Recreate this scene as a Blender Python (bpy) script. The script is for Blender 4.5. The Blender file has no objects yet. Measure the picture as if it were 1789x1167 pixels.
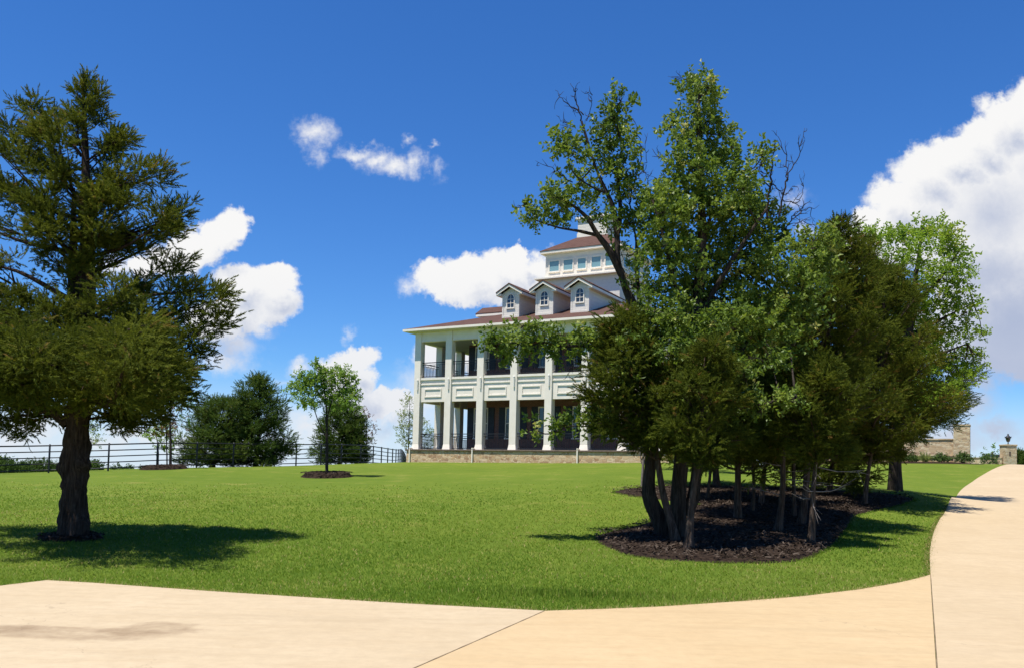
import bpy, math, random
import numpy as np
from mathutils import Vector, Matrix

rng = np.random.default_rng(7)
random.seed(7)
scn = bpy.context.scene
COL = scn.collection

# ------------------------------------------------------------------ camera
F, ROLL, PITCH, PY, CZ = 1547.3, 0.0233, 0.0530, 748.2, 1.6     # focal length (px of the photo), roll, pitch, principal row, eye height
cam_d = bpy.data.cameras.new("camera")
cam = bpy.data.objects.new("camera", cam_d)
COL.objects.link(cam)
cam_d.sensor_width = 36.0
cam_d.lens = 36.0 * F / 1789.0
cam_d.shift_y = (PY - 583.5) / 1789.0
cam_d.clip_start = 0.1
cam_d.clip_end = 6000
cam.matrix_world = Matrix.Translation((0, 0, CZ)) @ Matrix.Rotation(math.pi / 2 + PITCH, 4, 'X') @ Matrix.Rotation(ROLL, 4, 'Z')
scn.camera = cam

# ------------------------------------------------------------------ light
SUN = Vector((-0.27, -0.22, 1.0)).normalized()                  # towards the sun
sun_d = bpy.data.lights.new("sun", 'SUN')
sun_d.energy = 5.0
sun_d.angle = math.radians(0.53)
sun_d.color = (1.0, 0.955, 0.87)
sun = bpy.data.objects.new("sun", sun_d)
COL.objects.link(sun)
sun.rotation_euler = SUN.to_track_quat('Z', 'Y').to_euler()
sun.location = (0, 0, 60)
scn.view_settings.view_transform = 'Standard'
scn.view_settings.look = 'None'
scn.view_settings.exposure = 0.62
scn.view_settings.gamma = 1.0
scn.cycles.max_bounces = 8
scn.cycles.diffuse_bounces = 3
scn.cycles.glossy_bounces = 3
scn.cycles.transmission_bounces = 4
scn.cycles.transparent_max_bounces = 6


def ray(px, py):
    XX = (px - 894.5) / F; YY = (PY - py) / F
    cr, sr = math.cos(ROLL), math.sin(ROLL)
    X = XX * cr - YY * sr; Y = XX * sr + YY * cr
    c, s = math.cos(PITCH), math.sin(PITCH)
    return (X, c - s * Y, s + c * Y)


def atd(px, py, d):
    r = ray(px, py)
    return np.array([r[0] / r[1] * d, d, r[2] / r[1] * d + CZ])


# ------------------------------------------------------------------ node helpers
class NT:
    def __init__(s, tree):
        s.t = tree; s.n = tree.nodes; s.l = tree.links

    def node(s, typ, **kw):
        n = s.n.new(typ)
        for k, v in kw.items():
            setattr(n, k, v)
        return n

    def set(s, sock, v):
        if isinstance(v, bpy.types.NodeSocket):
            s.l.new(v, sock)
        elif v is not None:
            sock.default_value = v

    def math(s, op, a, b=None, c=None, clamp=False):
        n = s.node('ShaderNodeMath', operation=op, use_clamp=clamp)
        s.set(n.inputs[0], a)
        if b is not None: s.set(n.inputs[1], b)
        if c is not None: s.set(n.inputs[2], c)
        return n.outputs[0]

    def vmath(s, op, a, b=None, scale=None):
        n = s.node('ShaderNodeVectorMath', operation=op)
        s.set(n.inputs[0], a)
        if b is not None: s.set(n.inputs[1], b)
        if scale is not None: s.set(n.inputs['Scale'], scale)
        return n.outputs['Value'] if op in ('LENGTH', 'DOT_PRODUCT', 'DISTANCE') else n.outputs[0]

    def mix(s, f, a, b, blend='MIX'):
        n = s.node('ShaderNodeMix', data_type='RGBA', blend_type=blend)
        s.set(n.inputs[0], f)
        s.set(n.inputs[6], a if isinstance(a, bpy.types.NodeSocket) else (*a[:3], 1))
        s.set(n.inputs[7], b if isinstance(b, bpy.types.NodeSocket) else (*b[:3], 1))
        return n.outputs[2]

    def noise(s, vec, scale, detail=4, rough=0.55, dim='3D', dist=0.0):
        n = s.node('ShaderNodeTexNoise', noise_dimensions=dim)
        if vec is not None: s.set(n.inputs['Vector'], vec)
        n.inputs['Scale'].default_value = scale
        n.inputs['Detail'].default_value = detail
        n.inputs['Roughness'].default_value = rough
        n.inputs['Distortion'].default_value = dist
        return n.outputs[0], n.outputs[1]

    def ramp(s, f, stops, interp='LINEAR'):
        n = s.node('ShaderNodeValToRGB')
        n.color_ramp.interpolation = interp
        e = n.color_ramp.elements
        while len(e) < len(stops): e.new(0.5)
        for el, (p, c) in zip(e, stops):
            el.position = p
            el.color = (*c[:3], 1) if hasattr(c, '__len__') else (c, c, c, 1)
        s.set(n.inputs[0], f)
        return n.outputs[0]

    def maprange(s, v, a, b, c=0.0, d=1.0, smooth=False):
        n = s.node('ShaderNodeMapRange')
        n.interpolation_type = 'SMOOTHSTEP' if smooth else 'LINEAR'
        s.set(n.inputs[0], v)
        for i, x in enumerate((a, b, c, d)): n.inputs[i + 1].default_value = x
        return n.outputs[0]


# ------------------------------------------------------------------ world: blue sky with cumulus
world = bpy.data.worlds.new("World")
scn.world = world
world.use_nodes = True
W = NT(world.node_tree)
W.n.clear()
sky = W.node('ShaderNodeTexSky', sky_type='NISHITA')
sky.sun_disc = False
sky.sun_elevation = math.asin(SUN.z)
sky.sun_rotation = math.atan2(SUN.x, SUN.y)
sky.altitude = 200
sky.air_density = 1.0
sky.dust_density = 0.15
sky.ozone_density = 3.0
SKY_STR = 0.077
# cloud puffs: pixel column, row, half width, half height, firmness
PUFFS = [
    (548, 232, 34, 27, .55), (533, 255, 22, 16, .4), (560, 272, 14, 22, .25),
    (622, 264, 34, 17, .5), (660, 278, 34, 20, .5), (690, 289, 52, 20, .55), (728, 284, 22, 26, .45), (765, 300, 13, 22, .3), (712, 243, 14, 8, .22), (756, 255, 10, 6, .2),
    (405, 392, 34, 30, 1.), (380, 415, 42, 34, 1.), (345, 435, 55, 36, 1.), (300, 452, 60, 34, 1.), (255, 462, 40, 24, .8), (210, 468, 60, 26, .7),
    (420, 490, 45, 36, 1.), (478, 490, 44, 32, 1.), (470, 525, 52, 46, 1.), (420, 540, 52, 50, 1.), (385, 560, 60, 50, .8), (455, 565, 30, 25, .6), (410, 605, 52, 36, .7), (385, 625, 46, 26, .5),
    (905, 446, 22, 20, 1.), (885, 462, 44, 30, 1.), (830, 478, 62, 34, 1.), (765, 490, 48, 30, 1.), (725, 498, 24, 20, .7), (800, 500, 84, 28, 1.), (890, 498, 78, 36, 1.), (960, 486, 60, 48, 1.), (1020, 480, 60, 40, .9),
    (527, 645, 26, 18, .55), (500, 668, 26, 12, .35), (620, 628, 40, 24, 1.), (600, 650, 44, 34, 1.), (632, 668, 34, 34, .9), (610, 700, 60, 40, .8), (655, 705, 50, 26, .8), (700, 700, 52, 24, .85), (690, 728, 70, 30, .7), (735, 715, 40, 40, .7),
    (540, 740, 70, 34, .6), (600, 755, 120, 34, .6), (612, 585, 9, 18, .25), (840, 640, 40, 40, .8), (770, 625, 46, 34, .8), (760, 690, 80, 60, .6), (830, 600, 40, 40, .5),
    (210, 752, 44, 18, .6), (235, 765, 70, 22, .6), (160, 775, 90, 22, .5), (60, 745, 80, 34, .5), (20, 775, 90, 30, .5), (330, 775, 110, 26, .5), (430, 780, 120, 26, .5),
    (1388, 350, 34, 22, .4), (1412, 402, 18, 16, .3), (1362, 360, 20, 14, .3),
    (1525, 382, 44, 20, 1.), (1570, 350, 60, 36, 1.), (1620, 300, 62, 46, 1.), (1600, 360, 90, 60, 1.), (1670, 262, 58, 34, 1.), (1720, 240, 60, 40, 1.), (1765, 205, 62, 44, 1.), (1810, 180, 60, 50, 1.), (1720, 330, 130, 110, 1.3), (1830, 300, 110, 150, 1.3), (1700, 430, 170, 80, 1.3), (1560, 430, 110, 54, 1.1), (1760, 520, 150, 110, 1.2), (1680, 590, 140, 60, .9), (1800, 610, 140, 60, .9), (1648, 240, 8, 22, .3), (1480, 400, 30, 16, .7),
    (1700, 660, 80, 28, .5), (1690, 700, 60, 40, .5), (1735, 745, 60, 24, .45), (1660, 760, 90, 30, .45), (1790, 770, 60, 24, .4), (1560, 640, 90, 40, .5),
]
geo_n = W.node('ShaderNodeNewGeometry')
tc = W.node('ShaderNodeTexCoord')
dirv = tc.outputs['Generated']
sep = W.node('ShaderNodeSeparateXYZ'); W.l.new(dirv, sep.inputs[0])
ysafe = W.math('MAXIMUM', sep.outputs[1], 0.02)
uu = W.math('DIVIDE', sep.outputs[0], ysafe)
vv = W.math('DIVIDE', sep.outputs[2], ysafe)
comb = W.node('ShaderNodeCombineXYZ'); W.l.new(uu, comb.inputs[0]); W.l.new(vv, comb.inputs[1])
P0 = comb.outputs[0]



def density_group(name, puffs, smooth):
    """distance to the nearest puffs, softly joined; puffs are grouped by firmness"""
    grp = bpy.data.node_groups.new(name, 'ShaderNodeTree')
    grp.interface.new_socket('P', in_out='INPUT', socket_type='NodeSocketVector')
    grp.interface.new_socket('Density', in_out='OUTPUT', socket_type='NodeSocketFloat')
    G = NT(grp)
    gi = G.node('NodeGroupInput'); go = G.node('NodeGroupOutput')
    out = None
    for k in sorted({q[4] for q in puffs}):
        acc = None
        for (cx, cy, rx, ry, kk) in puffs:
            if kk != k: continue
            r = ray(cx, cy)
            u, v = r[0] / r[1], r[2] / r[1]
            sx_, sy_ = F / (rx * 1.15), F / (ry * 1.15)
            n = G.node('ShaderNodeVectorMath', operation='MULTIPLY_ADD')
            G.l.new(gi.outputs[0], n.inputs[0]); n.inputs[1].default_value = (sx_, sy_, 0); n.inputs[2].default_value = (-u * sx_, -v * sy_, 0)
            L = G.vmath('LENGTH', n.outputs[0])
            acc = L if acc is None else (G.math('SMOOTH_MIN', acc, L, .08) if smooth else G.math('MINIMUM', acc, L))
        e = G.math('MULTIPLY_ADD', acc, -k, k)
        out = e if out is None else G.math('MAXIMUM', out, e)
    G.l.new(out, go.inputs[0])
    return grp


PUFFS = [(a, b_, c_ * (1.18 if k < .72 else 1), d_ * (1.18 if k < .72 else 1), .34 if k < .42 else .62 if k < .72 else 2.0) for (a, b_, c_, d_, k) in PUFFS]
g_all = density_group('cloud_density', PUFFS, True)
g_firm = density_group('cloud_core', [q for q in PUFFS if q[4] == 2.0], False)
_, n1c = W.noise(P0, 22, 5, 0.55, '2D')
_, n2c = W.noise(P0, 75, 3, 0.6, '2D')
w1 = W.vmath('SCALE', W.vmath('SUBTRACT', n1c, (.5, .5, .5)), scale=0.034)
w2 = W.vmath('SCALE', W.vmath('SUBTRACT', n2c, (.5, .5, .5)), scale=0.012)
_, n3c = W.noise(P0, 210, 2, 0.6, '2D')
w3 = W.vmath('SCALE', W.vmath('SUBTRACT', n3c, (.5, .5, .5)), scale=0.0055)
P1 = W.vmath('ADD', W.vmath('ADD', W.vmath('ADD', P0, w1), w2), w3)


def dens(vec, grp):
    n = W.node('ShaderNodeGroup'); n.node_tree = grp
    W.l.new(vec, n.inputs[0])
    return n.outputs[0]


d0 = dens(P1, g_all)
d1 = dens(W.vmath('ADD', P1, (-0.012, 0.030, 0)), g_firm)
nf, _ = W.noise(P0, 40, 6, 0.6, '2D')
alpha = W.maprange(W.math('ADD', d0, W.math('MULTIPLY_ADD', nf, 0.40, -0.20)), 0.0, 0.74, 0, 1, True)
# the sides away from the sun are greyer
sh = W.maprange(W.math('ADD', d1, W.math('MULTIPLY_ADD', nf, 0.45, -0.22)), 0.30, 2.5, 0, 1, True)
cl_col = W.mix(sh, (0.99, 0.985, 0.98), (0.52, 0.58, 0.74))
low = W.maprange(vv, 0.05, 0.24, 1, 0)
bank = W.math('MULTIPLY', W.maprange(uu, .40, .56, 0, 1, True), W.maprange(W.math('ADD', vv, W.math('MULTIPLY_ADD', nf, .10, -.05)), .31, .17, 0, .85, True))   # the shaded base of the big cloud bank
cl_col = W.mix(bank, cl_col, (.42, .49, .68))
cl_col = W.mix(W.math('MULTIPLY', low, 0.35), cl_col, (0.60, 0.68, 0.84))
# Nishita sky, more saturated as the phone camera renders it
hs_n = W.node('ShaderNodeHueSaturation')
hs_n.inputs['Saturation'].default_value = 1.22
W.l.new(sky.outputs[0], hs_n.inputs['Color'])
sky_col = W.vmath('MULTIPLY', hs_n.outputs[0], (0.62, 0.915, 1.28))
hz = W.maprange(vv, 0.0, 0.13, .62, 0, True)                   # whitish summer haze low over the horizon
sky_col = W.mix(W.math('MULTIPLY', hz, W.math('GREATER_THAN', sep.outputs[1], 0.0)), sky_col, (6.6, 7.2, 8.8))
bg1 = W.node('ShaderNodeBackground'); W.l.new(sky_col, bg1.inputs[0]); bg1.inputs[1].default_value = SKY_STR
bg2 = W.node('ShaderNodeBackground'); W.l.new(cl_col, bg2.inputs[0]); bg2.inputs[1].default_value = 0.62
front = W.math('GREATER_THAN', sep.outputs[1], 0.05)
up_ok = W.maprange(vv, -0.01, 0.03, 0, 1)
afac = W.math('MULTIPLY', W.math('MULTIPLY', alpha, front), up_ok)
mixs = W.node('ShaderNodeMixShader')
W.l.new(afac, mixs.inputs[0]); W.l.new(bg1.outputs[0], mixs.inputs[1]); W.l.new(bg2.outputs[0], mixs.inputs[2])
wo = W.node('ShaderNodeOutputWorld'); W.l.new(mixs.outputs[0], wo.inputs[0])


# ------------------------------------------------------------------ materials
MATS = {}


def new_mat(name, rough=0.7, spec=0.3):
    m = bpy.data.materials.new(name); m.use_nodes = True
    T = NT(m.node_tree)
    bsdf = T.n['Principled BSDF']
    bsdf.inputs['Roughness'].default_value = rough
    bsdf.inputs['Specular IOR Level'].default_value = spec
    MATS[name] = m
    return m, T, bsdf


def bump(T, bsdf, h, strength=0.3, dist=0.02):
    b = T.node('ShaderNodeBump'); b.inputs['Strength'].default_value = strength; b.inputs['Distance'].default_value = dist
    T.l.new(h, b.inputs['Height']); T.l.new(b.outputs[0], bsdf.inputs['Normal'])


def pos(T):
    return T.node('ShaderNodeNewGeometry').outputs['Position']


def obj_co(T):
    return T.node('ShaderNodeTexCoord').outputs['Object']


def noisy(name, c0, c1, scale=6, rough=0.7, spec=0.3, bstr=0.15, bscale=30, detail=5):
    m, T, b = new_mat(name, rough, spec)
    f, _ = T.noise(obj_co(T), scale, detail)
    T.l.new(T.ramp(f, [(0.3, c0), (0.7, c1)]), b.inputs['Base Color'])
    if bstr:
        g, _ = T.noise(obj_co(T), bscale, 4)
        bump(T, b, g, bstr, 0.01)
    return m


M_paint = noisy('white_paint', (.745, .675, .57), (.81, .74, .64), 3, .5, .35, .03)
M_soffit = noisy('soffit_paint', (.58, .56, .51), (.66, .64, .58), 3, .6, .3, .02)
M_black = noisy('black_metal', (.012, .012, .014), (.022, .022, .025), 8, .45, .4, .02)
M_shutter = noisy('shutter_paint', (.018, .02, .03), (.028, .03, .04), 5, .5, .35, .02)
M_cap = noisy('dark_stone_cap', (.10, .075, .055), (.17, .125, .09), 7, .85, .2, .3)
def bark(name, c0, c1, c2):
    m, T, b = new_mat(name, .95, .08)
    o = obj_co(T)
    r1, _ = T.noise(T.vmath('MULTIPLY', o, (1, 1, .11)), 26, 5, .65)
    r2, _ = T.noise(T.vmath('MULTIPLY', o, (1, 1, .3)), 70, 3, .6)
    g, _ = T.noise(o, 2.2, 3)
    col = T.ramp(r1, [(.32, c0), (.5, c1), (.70, c2)])
    col = T.mix(T.maprange(g, .45, .7, 0, .5), col, tuple(x * 1.5 for x in c1))
    T.l.new(col, b.inputs['Base Color'])
    bump(T, b, T.math('ADD', r1, T.math('MULTIPLY', r2, .4)), 1.0, .05)
    return m


M_bark = bark('cedar_bark', (.016, .011, .009), (.050, .035, .027), (.115, .083, .064))
M_bark3 = bark('pale_cedar_bark', (.024, .017, .013), (.074, .053, .040), (.15, .115, .09))
M_bark2 = bark('grey_bark', (.014, .011, .009), (.044, .035, .028), (.095, .076, .062))
M_twig = noisy('dry_twig', (.13, .11, .10), (.24, .21, .19), 10, .9, .1, .3, 30)
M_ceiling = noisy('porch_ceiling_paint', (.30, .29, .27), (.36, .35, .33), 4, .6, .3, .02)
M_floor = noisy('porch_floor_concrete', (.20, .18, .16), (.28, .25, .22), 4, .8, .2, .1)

m, T, b = new_mat('lap_siding', .55, .3)
o = obj_co(T)
sx = T.node('ShaderNodeSeparateXYZ'); T.l.new(o, sx.inputs[0])
saw = T.math('FRACT', T.math('MULTIPLY', sx.outputs[2], 4.2))
line = T.maprange(saw, 0.0, 0.08, 0.55, 1.0)
f, _ = T.noise(o, 4, 4)
T.l.new(T.mix(line, (.42, .38, .34), T.ramp(f, [(.3, (.70, .64, .56)), (.7, (.765, .705, .62))])), b.inputs['Base Color'])
bump(T, b, saw, .6, .02)
M_siding = m

m, T, b = new_mat('red_brick', .85, .2)
o = obj_co(T)
sx = T.node('ShaderNodeSeparateXYZ'); T.l.new(o, sx.inputs[0])
cb = T.node('ShaderNodeCombineXYZ'); T.l.new(T.math('ADD', sx.outputs[0], sx.outputs[1]), cb.inputs[0]); T.l.new(sx.outputs[2], cb.inputs[1])
br = T.node('ShaderNodeTexBrick')
T.l.new(cb.outputs[0], br.inputs['Vector'])
br.inputs['Scale'].default_value = 1; br.inputs['Brick Width'].default_value = .22; br.inputs['Row Height'].default_value = .075
br.inputs['Mortar Size'].default_value = .008
br.inputs['Color1'].default_value = (.20, .075, .055, 1); br.inputs['Color2'].default_value = (.13, .05, .04, 1); br.inputs['Mortar'].default_value = (.22, .18, .16, 1)
T.l.new(br.outputs['Color'], b.inputs['Base Color'])
bump(T, b, br.outputs['Fac'], -.4, .01)
M_brick = m

m, T, b = new_mat('brown_shingles', .92, .12)
o = obj_co(T)
sx = T.node('ShaderNodeSeparateXYZ'); T.l.new(o, sx.inputs[0])
cb = T.node('ShaderNodeCombineXYZ'); T.l.new(T.math('SUBTRACT', sx.outputs[0], sx.outputs[1]), cb.inputs[0]); T.l.new(T.math('MULTIPLY', sx.outputs[2], 3.2), cb.inputs[1])
br = T.node('ShaderNodeTexBrick')
T.l.new(cb.outputs[0], br.inputs['Vector'])
br.inputs['Scale'].default_value = 1; br.inputs['Brick Width'].default_value = .32; br.inputs['Row Height'].default_value = .15; br.inputs['Mortar Size'].default_value = .012
br.inputs['Color1'].default_value = (.100, .057, .046, 1); br.inputs['Color2'].default_value = (.074, .038, .030, 1); br.inputs['Mortar'].default_value = (.045, .024, .02, 1)
f, _ = T.noise(o, 2.2, 6, .7)
T.l.new(T.mix(T.maprange(f, .3, .75, 0, .55), br.outputs['Color'], (.118, .066, .052)), b.inputs['Base Color'])
bump(T, b, br.outputs['Fac'], -.5, .01)
M_roof = m


def stone_mat(name, scale, cols, mortar, aniso=(1, 1, 1.5), msize=.035):
    m, T, b = new_mat(name, .9, .2)
    o = obj_co(T)
    _, nc = T.noise(o, 3.0, 3)
    o2 = T.vmath('ADD', T.vmath('MULTIPLY', o, aniso), T.vmath('SCALE', T.vmath('SUBTRACT', nc, (.5, .5, .5)), scale=.22))
    v = T.node('ShaderNodeTexVoronoi', feature='F1', distance='CHEBYCHEV'); T.l.new(o2, v.inputs['Vector']); v.inputs['Scale'].default_value = scale
    v2 = T.node('ShaderNodeTexVoronoi', feature='F2', distance='CHEBYCHEV'); T.l.new(o2, v2.inputs['Vector']); v2.inputs['Scale'].default_value = scale
    edge = T.math('SUBTRACT', v2.outputs['Distance'], v.outputs['Distance'])
    sc = T.node('ShaderNodeSeparateColor'); T.l.new(v.outputs['Color'], sc.inputs[0])
    n = len(cols)
    base = T.ramp(sc.outputs[0], [(i / n, c) for i, c in enumerate(cols)], 'CONSTANT')
    f, _ = T.noise(o, 14, 5, .65)
    base = T.mix(T.maprange(f, .3, .75, 0, .55), base, (.40, .33, .24))
    mk = T.maprange(edge, msize, msize * 2.6, 0, 1, True)
    T.l.new(T.mix(mk, mortar, base), b.inputs['Base Color'])
    hh = T.math('ADD', T.math('MULTIPLY', mk, .8), T.math('MULTIPLY', f, .5))
    bump(T, b, hh, .8, .04)
    return m


M_stone = stone_mat('tan_fieldstone', 3.4, [(.56, .37, .20), (.48, .30, .155), (.62, .45, .27), (.33, .18, .09), (.58, .41, .24), (.42, .26, .14)], (.62, .48, .32))
M_stone2 = stone_mat('ledge_stone', 3.0, [(.56, .42, .25), (.62, .49, .31), (.36, .24, .14), (.52, .38, .22), (.66, .54, .36), (.46, .32, .18)], (.56, .46, .31), (1, 1, 2.3))

m, T, b = new_mat('window_glass', .04, .8)
b.inputs['Base Color'].default_value = (.02, .025, .03, 1)
M_glass = m
m, T, b = new_mat('window_blinds', .25, .5)
o = obj_co(T); sx = T.node('ShaderNodeSeparateXYZ'); T.l.new(o, sx.inputs[0])
saw = T.math('FRACT', T.math('MULTIPLY', sx.outputs[2], 16))
T.l.new(T.mix(T.maprange(saw, 0, .3, 0, 1), (.10, .19, .21), (.19, .33, .36)), b.inputs['Base Color'])
M_blind = m

# concrete
def concrete(name, c0, c1, c2, stain=False):
    m, T, b = new_mat(name, .85, .2)
    p = pos(T)
    f, _ = T.noise(p, .35, 6, .6)
    g, _ = T.noise(T.vmath('MULTIPLY', p, (1.0, 4.0, 1.0)), 1.1, 6, .65)
    h, _ = T.noise(p, 60, 3, .6)
    k, _ = T.noise(p, 6.0, 8, .75)
    col = T.mix(T.maprange(f, .35, .68), c0, c1)
    col = T.mix(T.maprange(g, .48, .75, 0, .7), col, c2)
    col = T.mix(T.maprange(k, .40, .75, 0, .45), col, tuple(x * .74 for x in c0))
    col = T.mix(T.maprange(h, .62, .8, 0, .22), col, (.16, .12, .08))
    q, _ = T.noise(p, 2.6, 6, .8)
    col = T.mix(T.maprange(q, .68, .80, 0, .35), col, (.15, .115, .08))
    if stain:
        for (cx, cy, rx, ry) in stain:
            _, nc = T.noise(p, 1.7, 6, .6)
            a = T.vmath('ADD', p, T.vmath('SCALE', T.vmath('SUBTRACT', nc, (.5, .5, .5)), scale=.7))
            a = T.vmath('MULTIPLY', T.vmath('SUBTRACT', a, (cx, cy, 0)), (1 / rx, 1 / ry, 0))
            L = T.vmath('LENGTH', a)
            ring = T.maprange(L, .3, 1.02, .0, .25)
            mk = T.math('MULTIPLY', T.maprange(L, .72, 1.22, 1, 0, True), T.math('ADD', T.maprange(k, .3, .7, .18, .62), ring))
            col = T.mix(T.math('MULTIPLY', mk, .9), col, (.21, .145, .085))
    # hairline cracks, broom marks
    vo = T.node('ShaderNodeTexVoronoi', feature='DISTANCE_TO_EDGE'); vo.inputs['Scale'].default_value = .16
    _, wn = T.noise(p, .8, 5, .6)
    T.l.new(T.vmath('ADD', p, T.vmath('SCALE', wn, scale=1.6)), vo.inputs['Vector'])
    crack = T.math('MULTIPLY', T.maprange(vo.outputs['Distance'], .0006, .0016, 1, 0), T.maprange(f, .52, .60, 0, .28))
    col = T.mix(crack, col, (.10, .075, .05))
    bm_, _ = T.noise(T.vmath('MULTIPLY', p, (1.2, 60, 1)), 1.5, 3, .6)
    col = T.mix(T.maprange(bm_, .45, .75, 0, .10), col, (.22, .17, .11))
    tm, _ = T.noise(T.vmath('MULTIPLY', p, (.12, 1.6, 1)), 1.0, 4, .55)
    col = T.mix(T.maprange(tm, .56, .70, 0, .22), col, tuple(x * .72 for x in c0))
    T.l.new(col, b.inputs['Base Color'])
    bump(T, b, h, .12, .004)
    return m


# lawn
LAWN_G = [(.076, .124, .014), (.112, .158, .019), (.165, .192, .030)]
m, T, b = new_mat('lawn_grass', .95, .05)
p = pos(T)
f, _ = T.noise(p, .12, 5, .6)
g, _ = T.noise(p, .9, 6, .65)
h, _ = T.noise(T.vmath('MULTIPLY', p, (.8, .35, 1)), 7, 6, .75)
q, _ = T.noise(p, 45, 4, .7)
col = T.ramp(T.math('ADD', T.math('MULTIPLY', f, .55), T.math('MULTIPLY', g, .45)), [(.34, LAWN_G[0]), (.5, LAWN_G[1]), (.66, LAWN_G[2])])
col = T.mix(T.maprange(h, .38, .72, 0, .75), col, (.078, .120, .014))
col = T.mix(T.maprange(q, .42, .75, 0, .5), col, (.155, .190, .032))
col = T.mix(T.maprange(g, .58, .72, 0, .45), col, (.225, .20, .06))
lw_, _ = T.noise(T.vmath('MULTIPLY', p, (.10, .9, 1)), 1.0, 3, .5)
col = T.mix(T.maprange(lw_, .40, .62, 0, .32), col, (.085, .135, .016))
pa, _ = T.noise(p, .45, 5, .65)
col = T.mix(T.maprange(pa, .58, .74, 0, .45), col, (.20, .20, .05))
T.l.new(col, b.inputs['Base Color'])
bump(T, b, T.math('ADD', h, T.math('MULTIPLY', q, .6)), .55, .07)
M_lawn = m

m, T, b = new_mat('mulch', .95, .1)
p = pos(T)
f, _ = T.noise(p, 18, 6, .75); g, _ = T.noise(p, 1.2, 4)
at = T.node('ShaderNodeAttribute', attribute_name='tint')
col = T.ramp(f, [(.3, (.012, .0075, .005)), (.55, (.034, .022, .015)), (.78, (.075, .052, .036))])
col = T.mix(T.math('MULTIPLY', at.outputs['Fac'], .8), col, (.135, .105, .082))
T.l.new(col, b.inputs['Base Color'])
bump(T, b, f, .9, .05)
M_mulch = m


def leaf_mat(name, dark, mid, light, odd, translucency=.35, spec=.15, rough=.55):
    """foliage: own colour of each spray from its random tint"""
    m, T, b = new_mat(name, rough, spec)
    at = T.node('ShaderNodeAttribute', attribute_name='tint')
    col = T.ramp(at.outputs['Fac'], [(0, dark), (.45, mid), (.88, light), (1.0, odd)])
    T.l.new(col, b.inputs['Base Color'])
    tr = T.node('ShaderNodeBsdfTranslucent')
    T.l.new(T.mix(.5, col, T.vmath('MULTIPLY', col, (1.35, 1.3, .5))), tr.inputs['Color'])
    ms = T.node('ShaderNodeMixShader'); ms.inputs[0].default_value = translucency
    T.l.new(b.outputs[0], ms.inputs[1]); T.l.new(tr.outputs[0], ms.inputs[2])
    T.l.new(ms.outputs[0], T.n['Material Output'].inputs[0])
    return m


L_cedar = leaf_mat('cedar_needles', (.054, .076, .011), (.108, .132, .017), (.200, .220, .030), (.25, .17, .06), .34, .1, .7)
L_cedar_b = leaf_mat('cedar_needles_grove', (.048, .068, .009), (.098, .124, .015), (.178, .202, .025), (.22, .13, .04), .33, .1, .7)
L_cedar_far = leaf_mat('dark_cedar_needles', (.040, .078, .016), (.074, .120, .022), (.125, .170, .032), (.14, .14, .035), .3, .1, .7)
L_broad = leaf_mat('glossy_leaves', (.056, .100, .016), (.124, .190, .026), (.240, .305, .056), (.40, .38, .12), .42, .25, .45)
L_light = leaf_mat('light_green_leaves', (.110, .195, .020), (.185, .290, .028), (.280, .375, .045), (.36, .36, .07), .50, .2, .5)
L_sap = leaf_mat('sapling_leaves', (.105, .185, .028), (.155, .260, .040), (.230, .340, .065), (.32, .36, .10), .48, .2, .5)
L_red = leaf_mat('dry_reddish_leaves', (.12, .055, .030), (.17, .085, .045), (.22, .13, .07), (.14, .16, .04), .3, .1, .7)
L_pale = leaf_mat('pale_leaves', (.15, .20, .06), (.23, .28, .09), (.33, .36, .13), (.40, .38, .18), .42, .15, .6)
L_shrub = leaf_mat('shrub_leaves', (.045, .085, .02), (.075, .125, .03), (.13, .18, .05), (.2, .2, .07), .3, .2, .5)
L_grass = leaf_mat('grass_blades', (.070, .136, .015), (.110, .182, .022), (.172, .228, .040), (.36, .29, .13), .42, .05, .7)


# ------------------------------------------------------------------ object helpers
def tag(o, label=None, cat=None, group=None, kind=None):
    if label: o['label'] = label
    if cat: o['category'] = cat
    if group: o['group'] = group
    if kind: o['kind'] = kind
    return o


def empty(name, loc, rz=0.0, label=None, cat=None, group=None):
    o = bpy.data.objects.new(name, None); COL.objects.link(o)
    o.empty_display_size = .3
    o.location = loc; o.rotation_euler = (0, 0, rz)
    return tag(o, label, cat, group)


def np_mesh(name, V, Fc, mat, parent=None, tint=None, smooth=False):
    """mesh from arrays: V (n,3), Fc (m,k)"""
    me = bpy.data.meshes.new(name)
    V = np.asarray(V, np.float32); Fc = np.asarray(Fc, np.int32)
    k = Fc.shape[1]
    me.vertices.add(len(V)); me.vertices.foreach_set('co', V.ravel())
    me.loops.add(Fc.size); me.loops.foreach_set('vertex_index', Fc.ravel())
    me.polygons.add(len(Fc))
    me.polygons.foreach_set('loop_start', np.arange(0, Fc.size, k, dtype=np.int32))
    me.polygons.foreach_set('loop_total', np.full(len(Fc), k, np.int32))
    me.polygons.foreach_set('use_smooth', np.full(len(Fc), bool(smooth)))
    if tint is not None:
        a = me.attributes.new('tint', 'FLOAT', 'POINT'); a.data.foreach_set('value', np.asarray(tint, np.float32))
    me.materials.append(mat)
    me.update(calc_edges=True)
    o = bpy.data.objects.new(name, me); COL.objects.link(o)
    if parent: o.parent = parent
    return o


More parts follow.
